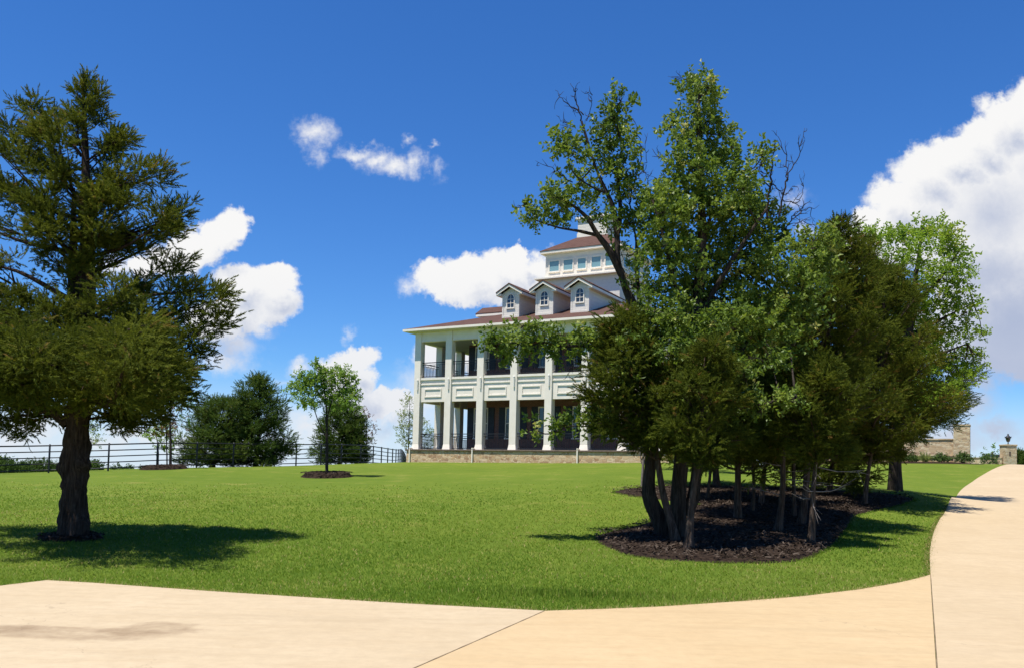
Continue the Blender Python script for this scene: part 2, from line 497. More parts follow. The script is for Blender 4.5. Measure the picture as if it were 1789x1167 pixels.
class MB:
    def __init__(s): s.v = []; s.f = []

    def quad(s, a, b, c, d):
        n = len(s.v); s.v += [a, b, c, d]; s.f.append((n, n + 1, n + 2, n + 3)); return s

    def tri(s, a, b, c):
        n = len(s.v); s.v += [a, b, c]; s.f.append((n, n + 1, n + 2)); return s

    def box(s, x0, x1, y0, y1, z0, z1):
        n = len(s.v)
        s.v += [(x0, y0, z0), (x1, y0, z0), (x1, y1, z0), (x0, y1, z0), (x0, y0, z1), (x1, y0, z1), (x1, y1, z1), (x0, y1, z1)]
        s.f += [tuple(n + i for i in q) for q in ((3, 2, 1, 0), (4, 5, 6, 7), (0, 1, 5, 4), (1, 2, 6, 5), (2, 3, 7, 6), (3, 0, 4, 7))]
        return s

    def frustum(s, r0, r1):
        """r = (x0,x1,y0,y1,z)"""
        n = len(s.v)
        for (x0, x1, y0, y1, z) in (r0, r1):
            s.v += [(x0, y0, z), (x1, y0, z), (x1, y1, z), (x0, y1, z)]
        s.f += [tuple(n + i for i in q) for q in ((3, 2, 1, 0), (4, 5, 6, 7), (0, 1, 5, 4), (1, 2, 6, 5), (2, 3, 7, 6), (3, 0, 4, 7))]
        return s

    def prism(s, poly, axis, a, b):
        """poly: 2-D outline extruded along axis from a to b; axis 0: poly=(y,z); 1: poly=(x,z); 2: poly=(x,y)"""
        n = len(s.v); k = len(poly)
        for t in (a, b):
            for (p, q) in poly:
                s.v.append({0: (t, p, q), 1: (p, t, q), 2: (p, q, t)}[axis])
        s.f.append(tuple(n + i for i in range(k))); s.f.append(tuple(n + k + i for i in reversed(range(k))))
        for i in range(k):
            j = (i + 1) % k
            s.f.append((n + j, n + i, n + k + i, n + k + j))
        return s

    def build(s, name, mat, parent=None, smooth=False, fix=True, bevel=0.0):
        me = bpy.data.meshes.new(name)
        me.from_pydata([tuple(map(float, p)) for p in s.v], [], s.f)
        me.materials.append(mat)
        if fix:
            import bmesh
            bm = bmesh.new(); bm.from_mesh(me)
            bmesh.ops.recalc_face_normals(bm, faces=bm.faces[:])
            bm.to_mesh(me); bm.free()
        if smooth:
            for p in me.polygons: p.use_smooth = True
        o = bpy.data.objects.new(name, me); COL.objects.link(o)
        if parent: o.parent = parent
        if bevel:
            md = o.modifiers.new('bevel', 'BEVEL'); md.width = bevel; md.segments = 2; md.limit_method = 'ANGLE'
        return o


def tube_np(path, rad, sides=8, lump=0.0, lump_f=3.0, seed=0, oval=None, cap=True):
    """tapered tube along path; returns V, quads"""
    P = np.asarray(path, float); R = np.asarray(rad, float)
    if R.ndim == 0: R = np.full(len(P), float(R))
    Tn = np.gradient(P, axis=0); Tn /= (np.linalg.norm(Tn, axis=1, keepdims=True) + 1e-9)
    ref = np.array([0, 0, 1.0]) if abs(Tn[:, 2]).mean() < .8 else np.array([1.0, 0, 0])
    A = np.cross(Tn, ref); A /= (np.linalg.norm(A, axis=1, keepdims=True) + 1e-9)
    B = np.cross(Tn, A)
    th = np.linspace(0, 2 * np.pi, sides, endpoint=False)
    RR = np.repeat(R[:, None], sides, 1)
    if lump:
        r = np.random.default_rng(seed)
        for _ in range(4):
            a, bq, c, d = r.integers(1, 4), r.uniform(.5, 1.6) * lump_f, r.uniform(0, 6.28), r.uniform(0, 6.28)
            z = np.linspace(0, 1, len(P))[:, None]
            RR = RR * (1 + lump * .5 * np.sin(a * th[None] + c) * np.sin(bq * z * 6.28 + d))
    if oval is not None: RR = RR * oval(th)[None]
    V = P[:, None] + RR[..., None] * (np.cos(th)[None, :, None] * A[:, None] + np.sin(th)[None, :, None] * B[:, None])
    n = len(P); i = np.arange(n - 1)[:, None] * sides; j = np.arange(sides)[None]; jn = (j + 1) % sides
    Q = np.stack([i + j, i + jn, i + sides + jn, i + sides + j], -1).reshape(-1, 4)
    V = V.reshape(-1, 3)
    if cap:
        V = np.vstack([V, P[-1] + Tn[-1] * R[-1] * .5]); t = len(V) - 1
        e = (n - 1) * sides
        Q = np.vstack([Q, np.array([[e + a, e + (a + 1) % sides, t, t] for a in range(sides)])])
    return V, Q


class Tubes:
    def __init__(s): s.V = []; s.Q = []; s.n = 0

    def add(s, path, rad, **kw):
        V, Q = tube_np(path, rad, **kw)
        s.V.append(V); s.Q.append(Q + s.n); s.n += len(V)

    def build(s, name, mat, parent=None):
        V = np.vstack(s.V); Q = np.vstack(s.Q)
        me = bpy.data.meshes.new(name)
        faces = [tuple(q) if q[2] != q[3] else tuple(q[:3]) for q in Q.tolist()]
        me.from_pydata(V.tolist(), [], faces); me.materials.append(mat)
        me.polygons.foreach_set('use_smooth', np.ones(len(me.polygons), bool))
        o = bpy.data.objects.new(name, me); COL.objects.link(o)
        if parent: o.parent = parent
        return o


def spline(pts, n=14):
    """smooth curve through points"""
    P = np.asarray(pts, float)
    if len(P) == 2: return P[0] + np.linspace(0, 1, n)[:, None] * (P[1] - P[0])
    t = np.r_[0, np.cumsum(np.linalg.norm(np.diff(P, axis=0), axis=1))]
    E = np.vstack([2 * P[0] - P[1], P, 2 * P[-1] - P[-2]])
    out = []
    for u in np.linspace(0, t[-1], n):
        i = min(max(np.searchsorted(t, u) - 1, 0), len(P) - 2)
        w = (u - t[i]) / (t[i + 1] - t[i] + 1e-9)
        p0, p1, p2, p3 = E[i:i + 4]
        out.append(.5 * (2 * p1 + (p2 - p0) * w + (2 * p0 - 5 * p1 + 4 * p2 - p3) * w * w + (3 * p1 - p0 - 3 * p2 + p3) * w ** 3))
    return np.array(out)


# ------------------------------------------------------------------ terrain heights
YAW = .5059
HX, HY = -6.441, 57.4212
DR = np.array([math.cos(YAW), -math.sin(YAW)]); DT = np.array([math.sin(YAW), math.cos(YAW)])


def hw(s, t): return np.array([HX, HY]) + s * DR + t * DT


ctl = []
for X in (-22, -14, -7, 0, 7, 15, 24):
    for Y in (-12, -3, 4, 9.5): ctl.append((X, Y, 0.0))
ctl += [(7.5, 15.9, 0.0), (4, 13, 0), (-6, 12, .0), (9.4, 20, .27), (12.5, 26, .56), (17.9, 36, 1.09), (23.9, 46, 1.87), (37.5, 68, 3.22), (45, 64, 3.2), (26, 31, 1.09), (32, 41, 1.87), (18, 16, .2), (30, 20, .3), (44, 78, 3.45), (52, 95, 2.6), (60, 70, 3.0), (50, 45, 1.6)]
for q in [(125, 937, 17.5), (571, 831, 40), (297, 817, 46), (15, 827, 42), (213, 821, 44), (530, 812, 55), (600, 809.5, 60), (1165, 940, 20), (1255, 850, 32), (1070, 857, 30), (1440, 960, 18), (1565, 855, 34), (1680, 808, 60), (1560, 812, 56), (600, 900, 22.5), (300, 880, 24), (900, 860, 31), (60, 870, 27), (800, 815, 50), (1350, 815, 52)]:
    ctl.append(tuple(atd(*q)))
for (s, t, z) in [(0, 0, 2.35), (7, 0, 2.42), (14.5, 0, 2.5), (18, 0, 2.55), (18, 10, 2.7), (18, 20, 2.8), (0, 12, 2.45), (8, 10, 2.5), (-3, 25, 2.4), (10, 32, 2.2)]:
    p = hw(s, t); ctl.append((p[0], p[1], z))
ctl += [(-10.5, 84, 2.5), (-11.5, 100, 2.1), (-24, 60, 1.2), (-22, 80, .8), (-34, 45, .7), (-45, 30, .2), (-45, 60, -1.0), (-30, 15, 0), (-30, 28, .5), (-40, -5, 0), (50, 0, 0), (70, 30, .5)]
for a in np.linspace(0, 2 * np.pi, 24, endpoint=False):
    ctl.append((170 * math.cos(a), 170 * math.sin(a) + 10, -6.5 if math.sin(a) > -.3 else -2.0))
CT = np.array(ctl)
SC = 40.0


def _phi(r2): return np.where(r2 > 1e-12, .5 * r2 * np.log(r2 + 1e-12), 0)


_XY = CT[:, :2] / SC
_K = _phi(((_XY[:, None] - _XY[None]) ** 2).sum(-1)) + np.eye(len(_XY)) * 6e-5
_Pm = np.c_[np.ones(len(_XY)), _XY]
_A = np.block([[_K, _Pm], [_Pm.T, np.zeros((3, 3))]])
_w = np.linalg.solve(_A, np.r_[CT[:, 2], 0, 0, 0])


def hgt(x, y):
    x = np.atleast_1d(np.asarray(x, float)); y = np.atleast_1d(np.asarray(y, float))
    sh = x.shape; q = np.stack([x.ravel(), y.ravel()], 1)
    out = np.empty(len(q))
    for i in range(0, len(q), 20000):
        qq = q[i:i + 20000] / SC
        k = _phi(((qq[:, None] - _XY[None]) ** 2).sum(-1))
        out[i:i + 20000] = k @ _w[:-3] + _w[-3] + qq @ _w[-2:]
    r = np.hypot(q[:, 0], q[:, 1] - 10)
    w = np.clip((r - 110) / 60, 0, 1); w = w * w * (3 - 2 * w)
    out = out * (1 - w) + (-6.5) * w
    return out.reshape(sh)


def h1(x, y): return float(hgt([x], [y])[0])


def at(px, py):
    """point of the ground seen at a photo position"""
    r = ray(px, py); d = np.linspace(4, 140, 1200)
    X = r[0] / r[1] * d; Z = r[2] / r[1] * d + CZ
    hh = hgt(X, d)
    i = np.argmax(Z < hh)
    if i == 0: raise ValueError((px, py))
    a = (Z[i - 1] - hh[i - 1]) / ((Z[i - 1] - hh[i - 1]) - (Z[i] - hh[i]) + 1e-12)
    dd = d[i - 1] + a * (d[i] - d[i - 1])
    return np.array([r[0] / r[1] * dd, dd, h1(r[0] / r[1] * dd, dd)])


def onground(px, py, d):
    q = atd(px, py, d); q[2] = h1(q[0], q[1]); return q


# ------------------------------------------------------------------ ground sheet
def axis(segs):
    out = [segs[0][0]]
    for a, b, st in segs:
        n = max(1, round((b - a) / st)); out += list(np.linspace(a, b, n + 1)[1:])
    return np.array(out)


gx = axis([(-3000, -400, 520), (-400, -120, 40), (-120, -45, 7.5), (-45, 50, .6), (50, 130, 8), (130, 400, 45), (400, 3000, 520)])
gy = axis([(-400, -40, 60), (-40, -8, 4), (-8, 90, .6), (90, 150, 3), (150, 400, 25), (400, 4000, 450)])
XX, YY = np.meshgrid(gx, gy)
ZZ = hgt(XX, YY) - .03
nx = len(gx); ny = len(gy)
ii = (np.arange(ny - 1)[:, None] * nx + np.arange(nx - 1)[None])
Qd = np.stack([ii, ii + 1, ii + nx + 1, ii + nx], -1).reshape(-1, 4)
lawn = np_mesh('lawn', np.stack([XX, YY, ZZ], -1).reshape(-1, 3), Qd, M_lawn, smooth=True)
tag(lawn, 'mown green lawn rising gently to the house', 'lawn', kind='structure')

# ------------------------------------------------------------------ driveway
edge_px = [(-60, 1035), (0, 1022), (60, 1015), (88, 1012), (160, 1017), (300, 1027), (400, 1034), (560, 1044), (700, 1053), (820, 1059), (900, 1063), (952, 1066), (1050, 1063), (1150, 1059), (1300, 1049), (1400, 1041), (1500, 1029), (1570, 1017), (1625, 1003)]
E = np.array([at(*q)[:2] for q in edge_px])
J1a, J1b = at(952, 1066)[:2], at(722, 1167)[:2]
J2a, J2b = at(1626, 1003)[:2], at(1637, 1167)[:2]


def slab(name, pts_far, pts_near, mat, rows=14, label=None):
    """concrete sheet between a far edge and a near edge, laid on the terrain"""
    A = np.asarray(pts_far); Bn = np.asarray(pts_near)
    t = np.linspace(0, 1, rows)[:, None, None]
    G2 = A[None] * (1 - t) + Bn[None] * t
    Z = hgt(G2[..., 0], G2[..., 1])
    V = np.concatenate([G2, Z[..., None]], -1)
    r, c = Z.shape
    i0 = np.arange(r - 1)[:, None] * c + np.arange(c - 1)[None]
    Q = np.stack([i0, i0 + c, i0 + c + 1, i0 + 1], -1).reshape(-1, 4)
    V = V.reshape(-1, 3)
    # edge faces (the slab is 10 cm thick)
    n = len(V); bd = list(range(c)) + [k * c + c - 1 for k in range(1, r)] + [(r - 1) * c + k for k in range(c - 2, -1, -1)] + [k * c for k in range(r - 2, 0, -1)]
    low = V[bd] - [0, 0, .10]
    Q2 = [(bd[k], bd[(k + 1) % len(bd)], n + (k + 1) % len(bd), n + k) for k in range(len(bd))]
    o = np_mesh(name, np.vstack([V, low]), np.vstack([Q, Q2]), mat, smooth=False)
    tag(o, label, 'driveway', kind='structure')
    return o


i1 = edge_px.index((952, 1066))
far1 = resamp = None


def resample(P, n):
    P = np.asarray(P); t = np.r_[0, np.cumsum(np.linalg.norm(np.diff(P, axis=0), axis=1))]
    u = np.linspace(0, t[-1], n)
    return np.stack([np.interp(u, t, P[:, 0]), np.interp(u, t, P[:, 1])], 1)


s1 = at(120, 1105)[:2]; s2 = at(277, 1097)[:2]
M_conc_l = concrete('pale_concrete', (.415, .324, .206), (.465, .370, .245), (.38, .288, .176), [(s1[0], s1[1], .92, .36), (s2[0], s2[1], .48, .33), (s1[0] - 1.2, s1[1] + .08, .9, .30)])
M_conc_m = concrete('tan_concrete', (.44, .322, .180), (.468, .350, .202), (.40, .280, .150))
M_conc_r = concrete('tan_concrete_drive', (.42, .322, .200), (.46, .358, .230), (.385, .290, .176))
gap = .007
JD1 = (J1b - J1a) / np.linalg.norm(J1b - J1a); JN1 = np.array([-JD1[1], JD1[0]])
JN1 = JN1 if JN1[0] > 0 else -JN1
JD2 = (J2b - J2a) / np.linalg.norm(J2b - J2a); JN2 = np.array([-JD2[1], JD2[0]]); JN2 = JN2 if JN2[0] > 0 else -JN2
far_l = np.vstack([E[:i1], J1a - JN1 * gap])
far_l = resample(np.vstack([[-40, E[0][1] - 1.5], far_l]), 60)
end1 = J1a + JD1 * 16
near_l = np.stack([np.linspace(-40, end1[0], 60), np.full(60, end1[1])], 1); near_l[-1] = end1 - JN1 * gap
slab('driveway', far_l, near_l, M_conc_l, 30, 'pale concrete slab of the driveway at the left')
far_m = resample(np.vstack([J1a + JN1 * gap, E[i1 + 1:-1], J2a - JN2 * gap]), 50)
e2 = J2a + JD2 * ((J2a[1] - end1[1]) / -JD2[1])
near_m = resample(np.vstack([end1 + JN1 * gap, e2 - JN2 * gap]), 50)
slab('driveway', far_m, near_m, M_conc_m, 30, 'warm tan middle slab of the driveway')
left_px = [(1625, 985), (1625, 960), (1631, 930), (1641, 908), (1655, 885), (1675, 860), (1700, 840), (1722, 826), (1748, 813.5)]
Ld = [J2a] + [at(*q)[:2] for q in left_px]
Lw = spline(np.array(Ld), 60)
tang = np.gradient(Lw, axis=0); tang /= np.linalg.norm(tang, axis=1, keepdims=True)
nrm = np.stack([tang[:, 1], -tang[:, 0]], 1)
Rw = Lw + nrm * 10.5
ext = Lw[-1] + tang[-1] * np.linspace(1, 26, 12)[:, None]
extR = Rw[-1] + tang[-1] * np.linspace(1, 26, 12)[:, None]
st = J2a + JD2 * np.linspace((J2a[1] - end1[1]) / -JD2[1], .6, 25)[:, None]
Lall = np.vstack([st + JN2 * gap, Lw, ext])
stR = np.stack([np.linspace(30, Rw[0][0], 25), np.linspace(end1[1], Rw[0][1], 25)], 1)
Rall = np.vstack([stR, Rw, extR])
slab('driveway', Lall, Rall, M_conc_r, 12, 'tan concrete drive curving up the slope at the right')
def joint(a, d_, n_, length, label, wk=1.7):
    k = 40; t = np.linspace(0, length, k)[:, None]
    w_ = wk * gap * (1 + .35 * np.sin(np.arange(k) * 1.7))[:, None] * .6
    A = a + d_ * t - n_ * w_; Bq = a + d_ * t + n_ * w_
    V = np.vstack([np.c_[A, hgt(A[:, 0], A[:, 1]) + .003], np.c_[Bq, hgt(Bq[:, 0], Bq[:, 1]) + .003]])
    Q = [(i, i + 1, k + i + 1, k + i) for i in range(k - 1)]
    o = np_mesh('expansion_joint', V, Q, M_joint); tag(o, label, 'joint', kind='structure')


M_joint = noisy('joint_dirt', (.11, .08, .055), (.26, .19, .12), 5, .95, .1, .3, 40)
joint(J1a, JD1, JN1, 6, 'dirt-filled joint between the pale and the tan slab')
joint(J2a, JD2, JN2, 10, 'thin dark joint between the two tan slabs', .8)
DRIVE_EDGE = np.vstack([E[:-1], J2a[None], Lw])

# ------------------------------------------------------------------ grass blades near the camera
def in_poly(P, poly):
    x, y = P[:, 0], P[:, 1]; c = np.zeros(len(P), bool); n = len(poly)
    for i in range(n):
        x0, y0 = poly[i]; x1, y1 = poly[(i + 1) % n]
        k = ((y0 > y) != (y1 > y)) & (x < (x1 - x0) * (y - y0) / (y1 - y0 + 1e-12) + x0)
        c ^= k
    return c


bed_px = [(1036, 938), (1048, 950), (1090, 966), (1150, 975), (1220, 979), (1300, 981), (1380, 979), (1425, 968), (1455, 952), (1478, 925), (1492, 900), (1530, 890), (1580, 879), (1602, 870), (1570, 862), (1500, 858), (1440, 854), (1370, 850), (1300, 848), (1230, 847), (1160, 848), (1110, 850), (1074, 855), (1072, 859), (1100, 864), (1135, 869), (1150, 878), (1148, 895), (1130, 912), (1085, 922), (1050, 929)]
BED = np.array([at(*q)[:2] for q in bed_px])
LAWN_POLY = np.vstack([DRIVE_EDGE, [[40, 75], [-40, 75], [-40, E[0][1] - .5]]])


pts = []; siz = []
u_ = rng.random(430000)
dd_ = 9.4 * (52 / 9.4) ** (u_ ** 1.35)
xx_ = (rng.random(len(dd_)) * 1.62 - .86) * dd_
P = np.stack([xx_, dd_], 1)
P = P[in_poly(P, LAWN_POLY) & ~in_poly(P, BED) & (rng.random(len(P)) > np.clip((P[:, 1] - 19) / 17, 0, 1))]
pts.append(P); siz.append(.040 + .0009 * P[:, 1])
Eb = resample(np.vstack([BED, BED[:1]]), 4000)
Eb = Eb + rng.normal(0, .05, Eb.shape); pts.append(Eb); siz.append(rng.uniform(.035, .06, len(Eb)))
# ragged fringe along the concrete edge
Er = resample(DRIVE_EDGE[:40], 9000)
fr = Er + rng.normal(0, .05, Er.shape) + np.array([0, .02]); pts.append(fr); siz.append(rng.uniform(.03, .055, len(fr)))
P = np.vstack(pts); S = np.concatenate(siz)
n_fr = len(fr)
n = len(P)
# a band of longer grass in front of the grove
q1, q2 = at(850, 1035)[:2], at(1200, 1010)[:2]
longer = np.exp(-((P[:, 1] - 12.2) / .55) ** 2) * np.exp(-((P[:, 0] - .9) / 1.9) ** 2)
vn = np.sin(P[:, 0] * 3.1 + 2 * np.sin(P[:, 1] * 2.3)) * np.sin(P[:, 1] * 3.7 + P[:, 0])
S = S * rng.uniform(.5, 1.2, n) * (1 + .9 * longer) * (1 + .18 * vn)
z = hgt(P[:, 0], P[:, 1]) - .03
a = rng.random(n) * 6.283
lean = rng.uniform(.45, 1.35, n) * (1 - .6 * longer)
dx, dy = np.cos(a), np.sin(a)
wd = rng.uniform(.004, .0075, n) * (P[:, 1] / 12)
V = np.empty((n, 3, 3))
V[:, 0] = np.stack([P[:, 0] - dy * wd, P[:, 1] + dx * wd, z], 1)
V[:, 1] = np.stack([P[:, 0] + dy * wd, P[:, 1] - dx * wd, z], 1)
up_ = .42 + .32 * longer
V[:, 2] = np.stack([P[:, 0] + dx * S * lean, P[:, 1] + dy * S * lean, z + .022 + S * up_], 1)
pt = .46 + .16 * np.sin(P[:, 0] * .5 + 1.3 * np.sin(P[:, 1] * .37)) + .10 * np.sin(P[:, 0] * 1.7 - P[:, 1] * .9 + 2 * np.sin(P[:, 0] * .6)) + .10 * vn + rng.normal(0, .13, n) + .06 * longer
dry = rng.random(n) < .02 + .05 * np.clip(np.sin(P[:, 0] * .9 + 1.7 * np.sin(P[:, 1] * .7)) * np.sin(P[:, 1] * .8 + .5), 0, 1)
pt[dry] = 1.0
e0 = n - n_fr
pt[e0:] = np.where(rng.random(n_fr) < .45, 1.0, pt[e0:])
# straw-coloured grass within 25 cm of the concrete
for k in range(0, n, 50000):
    Pk = P[k:k + 50000]
    y_edge = np.interp(Pk[:, 0], E[:, 0], E[:, 1]); dm = Pk[:, 1] - y_edge
    near_e = (dm < .35) & (rng.random(len(Pk)) < .38 * np.clip(1 - dm / .35, 0, 1))
    pt[k:k + 50000][near_e] = 1.0
pt = np.clip(pt, 0, 1)
g = np_mesh('grass', V.reshape(-1, 3), np.arange(3 * n).reshape(-1, 3), L_grass, tint=np.repeat(pt, 3))
tag(g, 'short green grass blades growing over the near lawn', 'grass', kind='stuff')


# ------------------------------------------------------------------ mulch
def mulch(name, poly, label, chips=0, rise=.06, rings=8):
    P = np.asarray(poly); P = resample(np.vstack([P, P[:1]]), 90)[:-1]
    wob = 1 + rng.normal(0, .012, len(P))
    c = P.mean(0)
    P = c + (P - c) * wob[:, None]
    V = []; n = len(P)
    for k in range(rings):
        t = k / rings
        G2 = P * (1 - t) + c * t
        zz = hgt(G2[:, 0], G2[:, 1]) + (.012 if k else -.03) + rise * min(1, t * 4) * (.8 + .4 * rng.random(n))
        V.append(np.c_[G2, zz])
    V = np.vstack(V + [np.array([[c[0], c[1], h1(*c) + rise]])])
    Q = []
    for k in range(rings - 1):
        for i in range(n):
            j = (i + 1) % n
            Q.append((k * n + i, k * n + j, (k + 1) * n + j, (k + 1) * n + i))
    T3 = [((rings - 1) * n + i, (rings - 1) * n + (i + 1) % n, len(V) - 1, len(V) - 1) for i in range(n)]
    Vs = [V]; Fs = [f if f[2] != f[3] else f[:3] for f in Q + T3]; tt = [np.zeros(len(V))]
    if chips:
        lo, hi = P.min(0), P.max(0)
        X = lo + rng.random((chips * 3, 2)) * (hi - lo)
        X = X[in_poly(X, P)][:chips]
        m_ = len(X)
        zz = hgt(X[:, 0], X[:, 1]) + rise * .9 + .015 + rng.random(m_) * .02
        a = rng.random(m_) * 6.28; L = rng.uniform(.02, .06, m_); w_ = rng.uniform(.008, .018, m_); tl = rng.normal(0, .35, m_)
        ca, sa = np.cos(a), np.sin(a)
        C = np.c_[X, zz]
        U = np.c_[ca * L, sa * L, tl * L]; Wv = np.c_[-sa * w_, ca * w_, rng.normal(0, .3, m_) * w_]
        CV = np.stack([C - U - Wv, C + U - Wv, C + U + Wv, C - U + Wv], 1).reshape(-1, 3)
        b0 = len(V)
        Fs += (np.arange(4 * m_).reshape(-1, 4) + b0).tolist()
        Vs.append(CV); tt.append(np.repeat(rng.random(m_) ** 2, 4))
    V = np.vstack(Vs)
    me = bpy.data.meshes.new(name); me.from_pydata(V.tolist(), [], [tuple(f) for f in Fs])
    at_ = me.attributes.new('tint', 'FLOAT', 'POINT'); at_.data.foreach_set('value', np.concatenate(tt).astype(np.float32))
    me.materials.append(M_mulch)
    o = bpy.data.objects.new(name, me); COL.objects.link(o)
    return tag(o, label, 'mulch', kind='stuff')


def ring_poly(c, rx, ry=None, n=40):
    a = np.linspace(0, 6.283, n, endpoint=False)
    return np.stack([c[0] + rx * np.cos(a), c[1] + (ry or rx) * np.sin(a)], 1)


# the bed is not star-shaped: build it as two overlapping lobes
lobe1 = [q for q in bed_px[:11]] + [(1500, 893), (1490, 875), (1400, 872), (1300, 872), (1200, 880), (1150, 893)] + bed_px[28:]
lobe2 = [(1074, 855), (1072, 859), (1100, 864), (1140, 869), (1200, 876), (1300, 884), (1400, 893), (1490, 899)] + bed_px[11:22]
mulch('mulch_bed', [at(*q)[:2] for q in lobe1], 'dark brown bark mulch under the front trees of the grove', 9000)
mulch('mulch_bed', [at(*q)[:2] for q in lobe2], 'dark bark mulch under the rear trees of the grove', 5000, rise=.05)
TB = at(125, 937)
mulch('mulch_ring', ring_poly(TB[:2] + [0, -.05], .62, .5), 'small ring of dark mulch round the big cedar trunk', 500, rise=.03)
SB1 = onground(571, 831, 40)
mulch('mulch_ring', ring_poly(SB1[:2], 1.15, 1.3), 'oval mulch ring under the young tree before the fence', 900, rise=.16)
SB2 = onground(297, 817, 46)
mulch('mulch_ring', ring_poly(SB2[:2] + [-.2, -.3], 1.15, 1.4), 'mulch ring under the slender tree by the fence', 700, rise=.16)
# ------------------------------------------------------------------ the house (local x along the front, local y into the house, z up)
house = empty('house', (HX, HY, 0), -YAW, 'large white two-storey house with brown hipped roof, three dormers, cupola and columned porches', 'house')
B = 2.3825; CW = .47; NB = 7; WID = NB * B + CW; NSB = 8; SB = (20.25 - CW) / NSB; DEP = 20.25
ZC = 3.158; ZLO = ZC + 3.06; ZUP = ZC + 4.618; ZUT = ZC + 6.954; ZS = 10.74; ZE = 10.89; OV = .60
PD = 2.55                                                     # porch depth
# stone base and its cap
mb = MB(); mb.box(-.26, WID + .26, -.26, DEP + .26, 1.2, ZC - .1); mb.build('stone_base', M_stone, house)
mb = MB(); mb.box(-.33, WID + .33, -.33, DEP + .33, ZC - .1, ZC - .003); mb.build('base_cap', M_cap, house, bevel=.02)


def column(x, y, z0, z1, faces='front'):
    mb = MB()
    mb.box(x, x + CW, y, y + CW, z0 + .34, z1)
    mb.frustum((x - .055, x + CW + .055, y - .055, y + CW + .055, z0), (x, x + CW, y, y + CW, z0 + .34))
    for zz in (ZLO - .10, ZUT - .02):
        pass
    return mb.build('column', M_paint, house, bevel=.012)


for i in range(NB + 1): column(i * B, 0, ZC, ZS)
for j in range(1, NSB + 1):
    column(0, j * SB, ZC, ZS); column(NB * B, j * SB, ZC, ZS)


def spandrel(i, side=None):
    """panelled band between the storeys in one bay"""
    if side is None:
        x0, x1 = i * B + CW, (i + 1) * B
        T_ = lambda a, b, d0, d1, z0, z1: (a, b, d0, d1, z0, z1)
    else:
        x0, x1 = i * SB + CW, (i + 1) * SB
        if side == 'w': T_ = lambda a, b, d0, d1, z0, z1: (d0, d1, a, b, z0, z1)
        else: T_ = lambda a, b, d0, d1, z0, z1: (WID - d1, WID - d0, a, b, z0, z1)
    mb = MB()
    mb.box(*T_(x0, x1, .12, .40, ZLO, ZUP - .14))
    mb.box(*T_(x0, x1, .05, .46, ZUP - .14, ZUP))                 # floor edge
    mb.box(*T_(x0, x1, .075, .118, ZUP - .46, ZUP - .38))         # moulding
    m0, m1 = x0 + .30, x1 - .30; z0, z1 = ZLO + .30, ZLO + .86
    for bx in ((m0, m1, z1 - .07, z1), (m0, m1, z0, z0 + .07), (m0, m0 + .06, z0 + .07, z1 - .07), (m1 - .06, m1, z0 + .07, z1 - .07)):
        mb.box(*T_(bx[0], bx[1], .075, .118, bx[2], bx[3]))
    mb.build('spandrel_panel', M_paint, house)
    mb = MB(); mb.box(*T_(x0, x1, .07, .40, ZUT, ZS)); mb.box(*T_(x0, x1, .045, .068, ZUT, ZUT + .07)); mb.build('beam', M_paint, house)
    for zb in (ZC, ZUP):
        mb = MB()
        mb.box(*T_(x0, x1, .20, .25, zb + .97, zb + 1.02)); mb.box(*T_(x0, x1, .21, .24, zb + .84, zb + .87)); mb.box(*T_(x0, x1, .21, .24, zb + .07, zb + .11))
        k = int((x1 - x0) / .115)
        for q in range(1, k):
            xx = x0 + (x1 - x0) * q / k
            mb.box(*T_(xx - .009, xx + .009, .216, .234, zb + .11, zb + .84))
        mb.build('railing', M_black, house)


for i in range(NB): spandrel(i)
for j in range(NSB): spandrel(j, 'w'); spandrel(j, 'e')
# slim upright trim boxes on the columns at the floor band
for i in range(NB + 1):
    mb = MB(); mb.box(i * B + .26, i * B + .34, -.07, -.002, ZUP - .80, ZUP - .16); mb.frustum((i * B + .245, i * B + .355, -.085, -.002, ZUP - .16), (i * B + .28, i * B + .32, -.05, -.002, ZUP - .06))
    mb.build('column_trim', M_soffit, house)
# porch decks
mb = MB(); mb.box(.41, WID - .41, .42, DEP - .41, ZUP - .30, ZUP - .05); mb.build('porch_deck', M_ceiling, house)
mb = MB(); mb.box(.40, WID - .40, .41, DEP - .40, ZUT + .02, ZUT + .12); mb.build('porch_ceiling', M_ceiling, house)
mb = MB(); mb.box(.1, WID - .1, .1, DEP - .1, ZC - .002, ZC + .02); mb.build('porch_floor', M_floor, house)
# brick body
BX0, BX1, BY0, BY1 = PD, WID - PD, PD, DEP - .6
mb = MB(); mb.box(BX0, BX1, BY0, BY1, ZC + .021, ZUP - .302); mb.build('brick_wall', M_brick, house)
mb = MB(); mb.box(BX0, BX1, BY0, BY1, ZUP - .048, ZUT + .018); mb.build('brick_wall', M_brick, house)


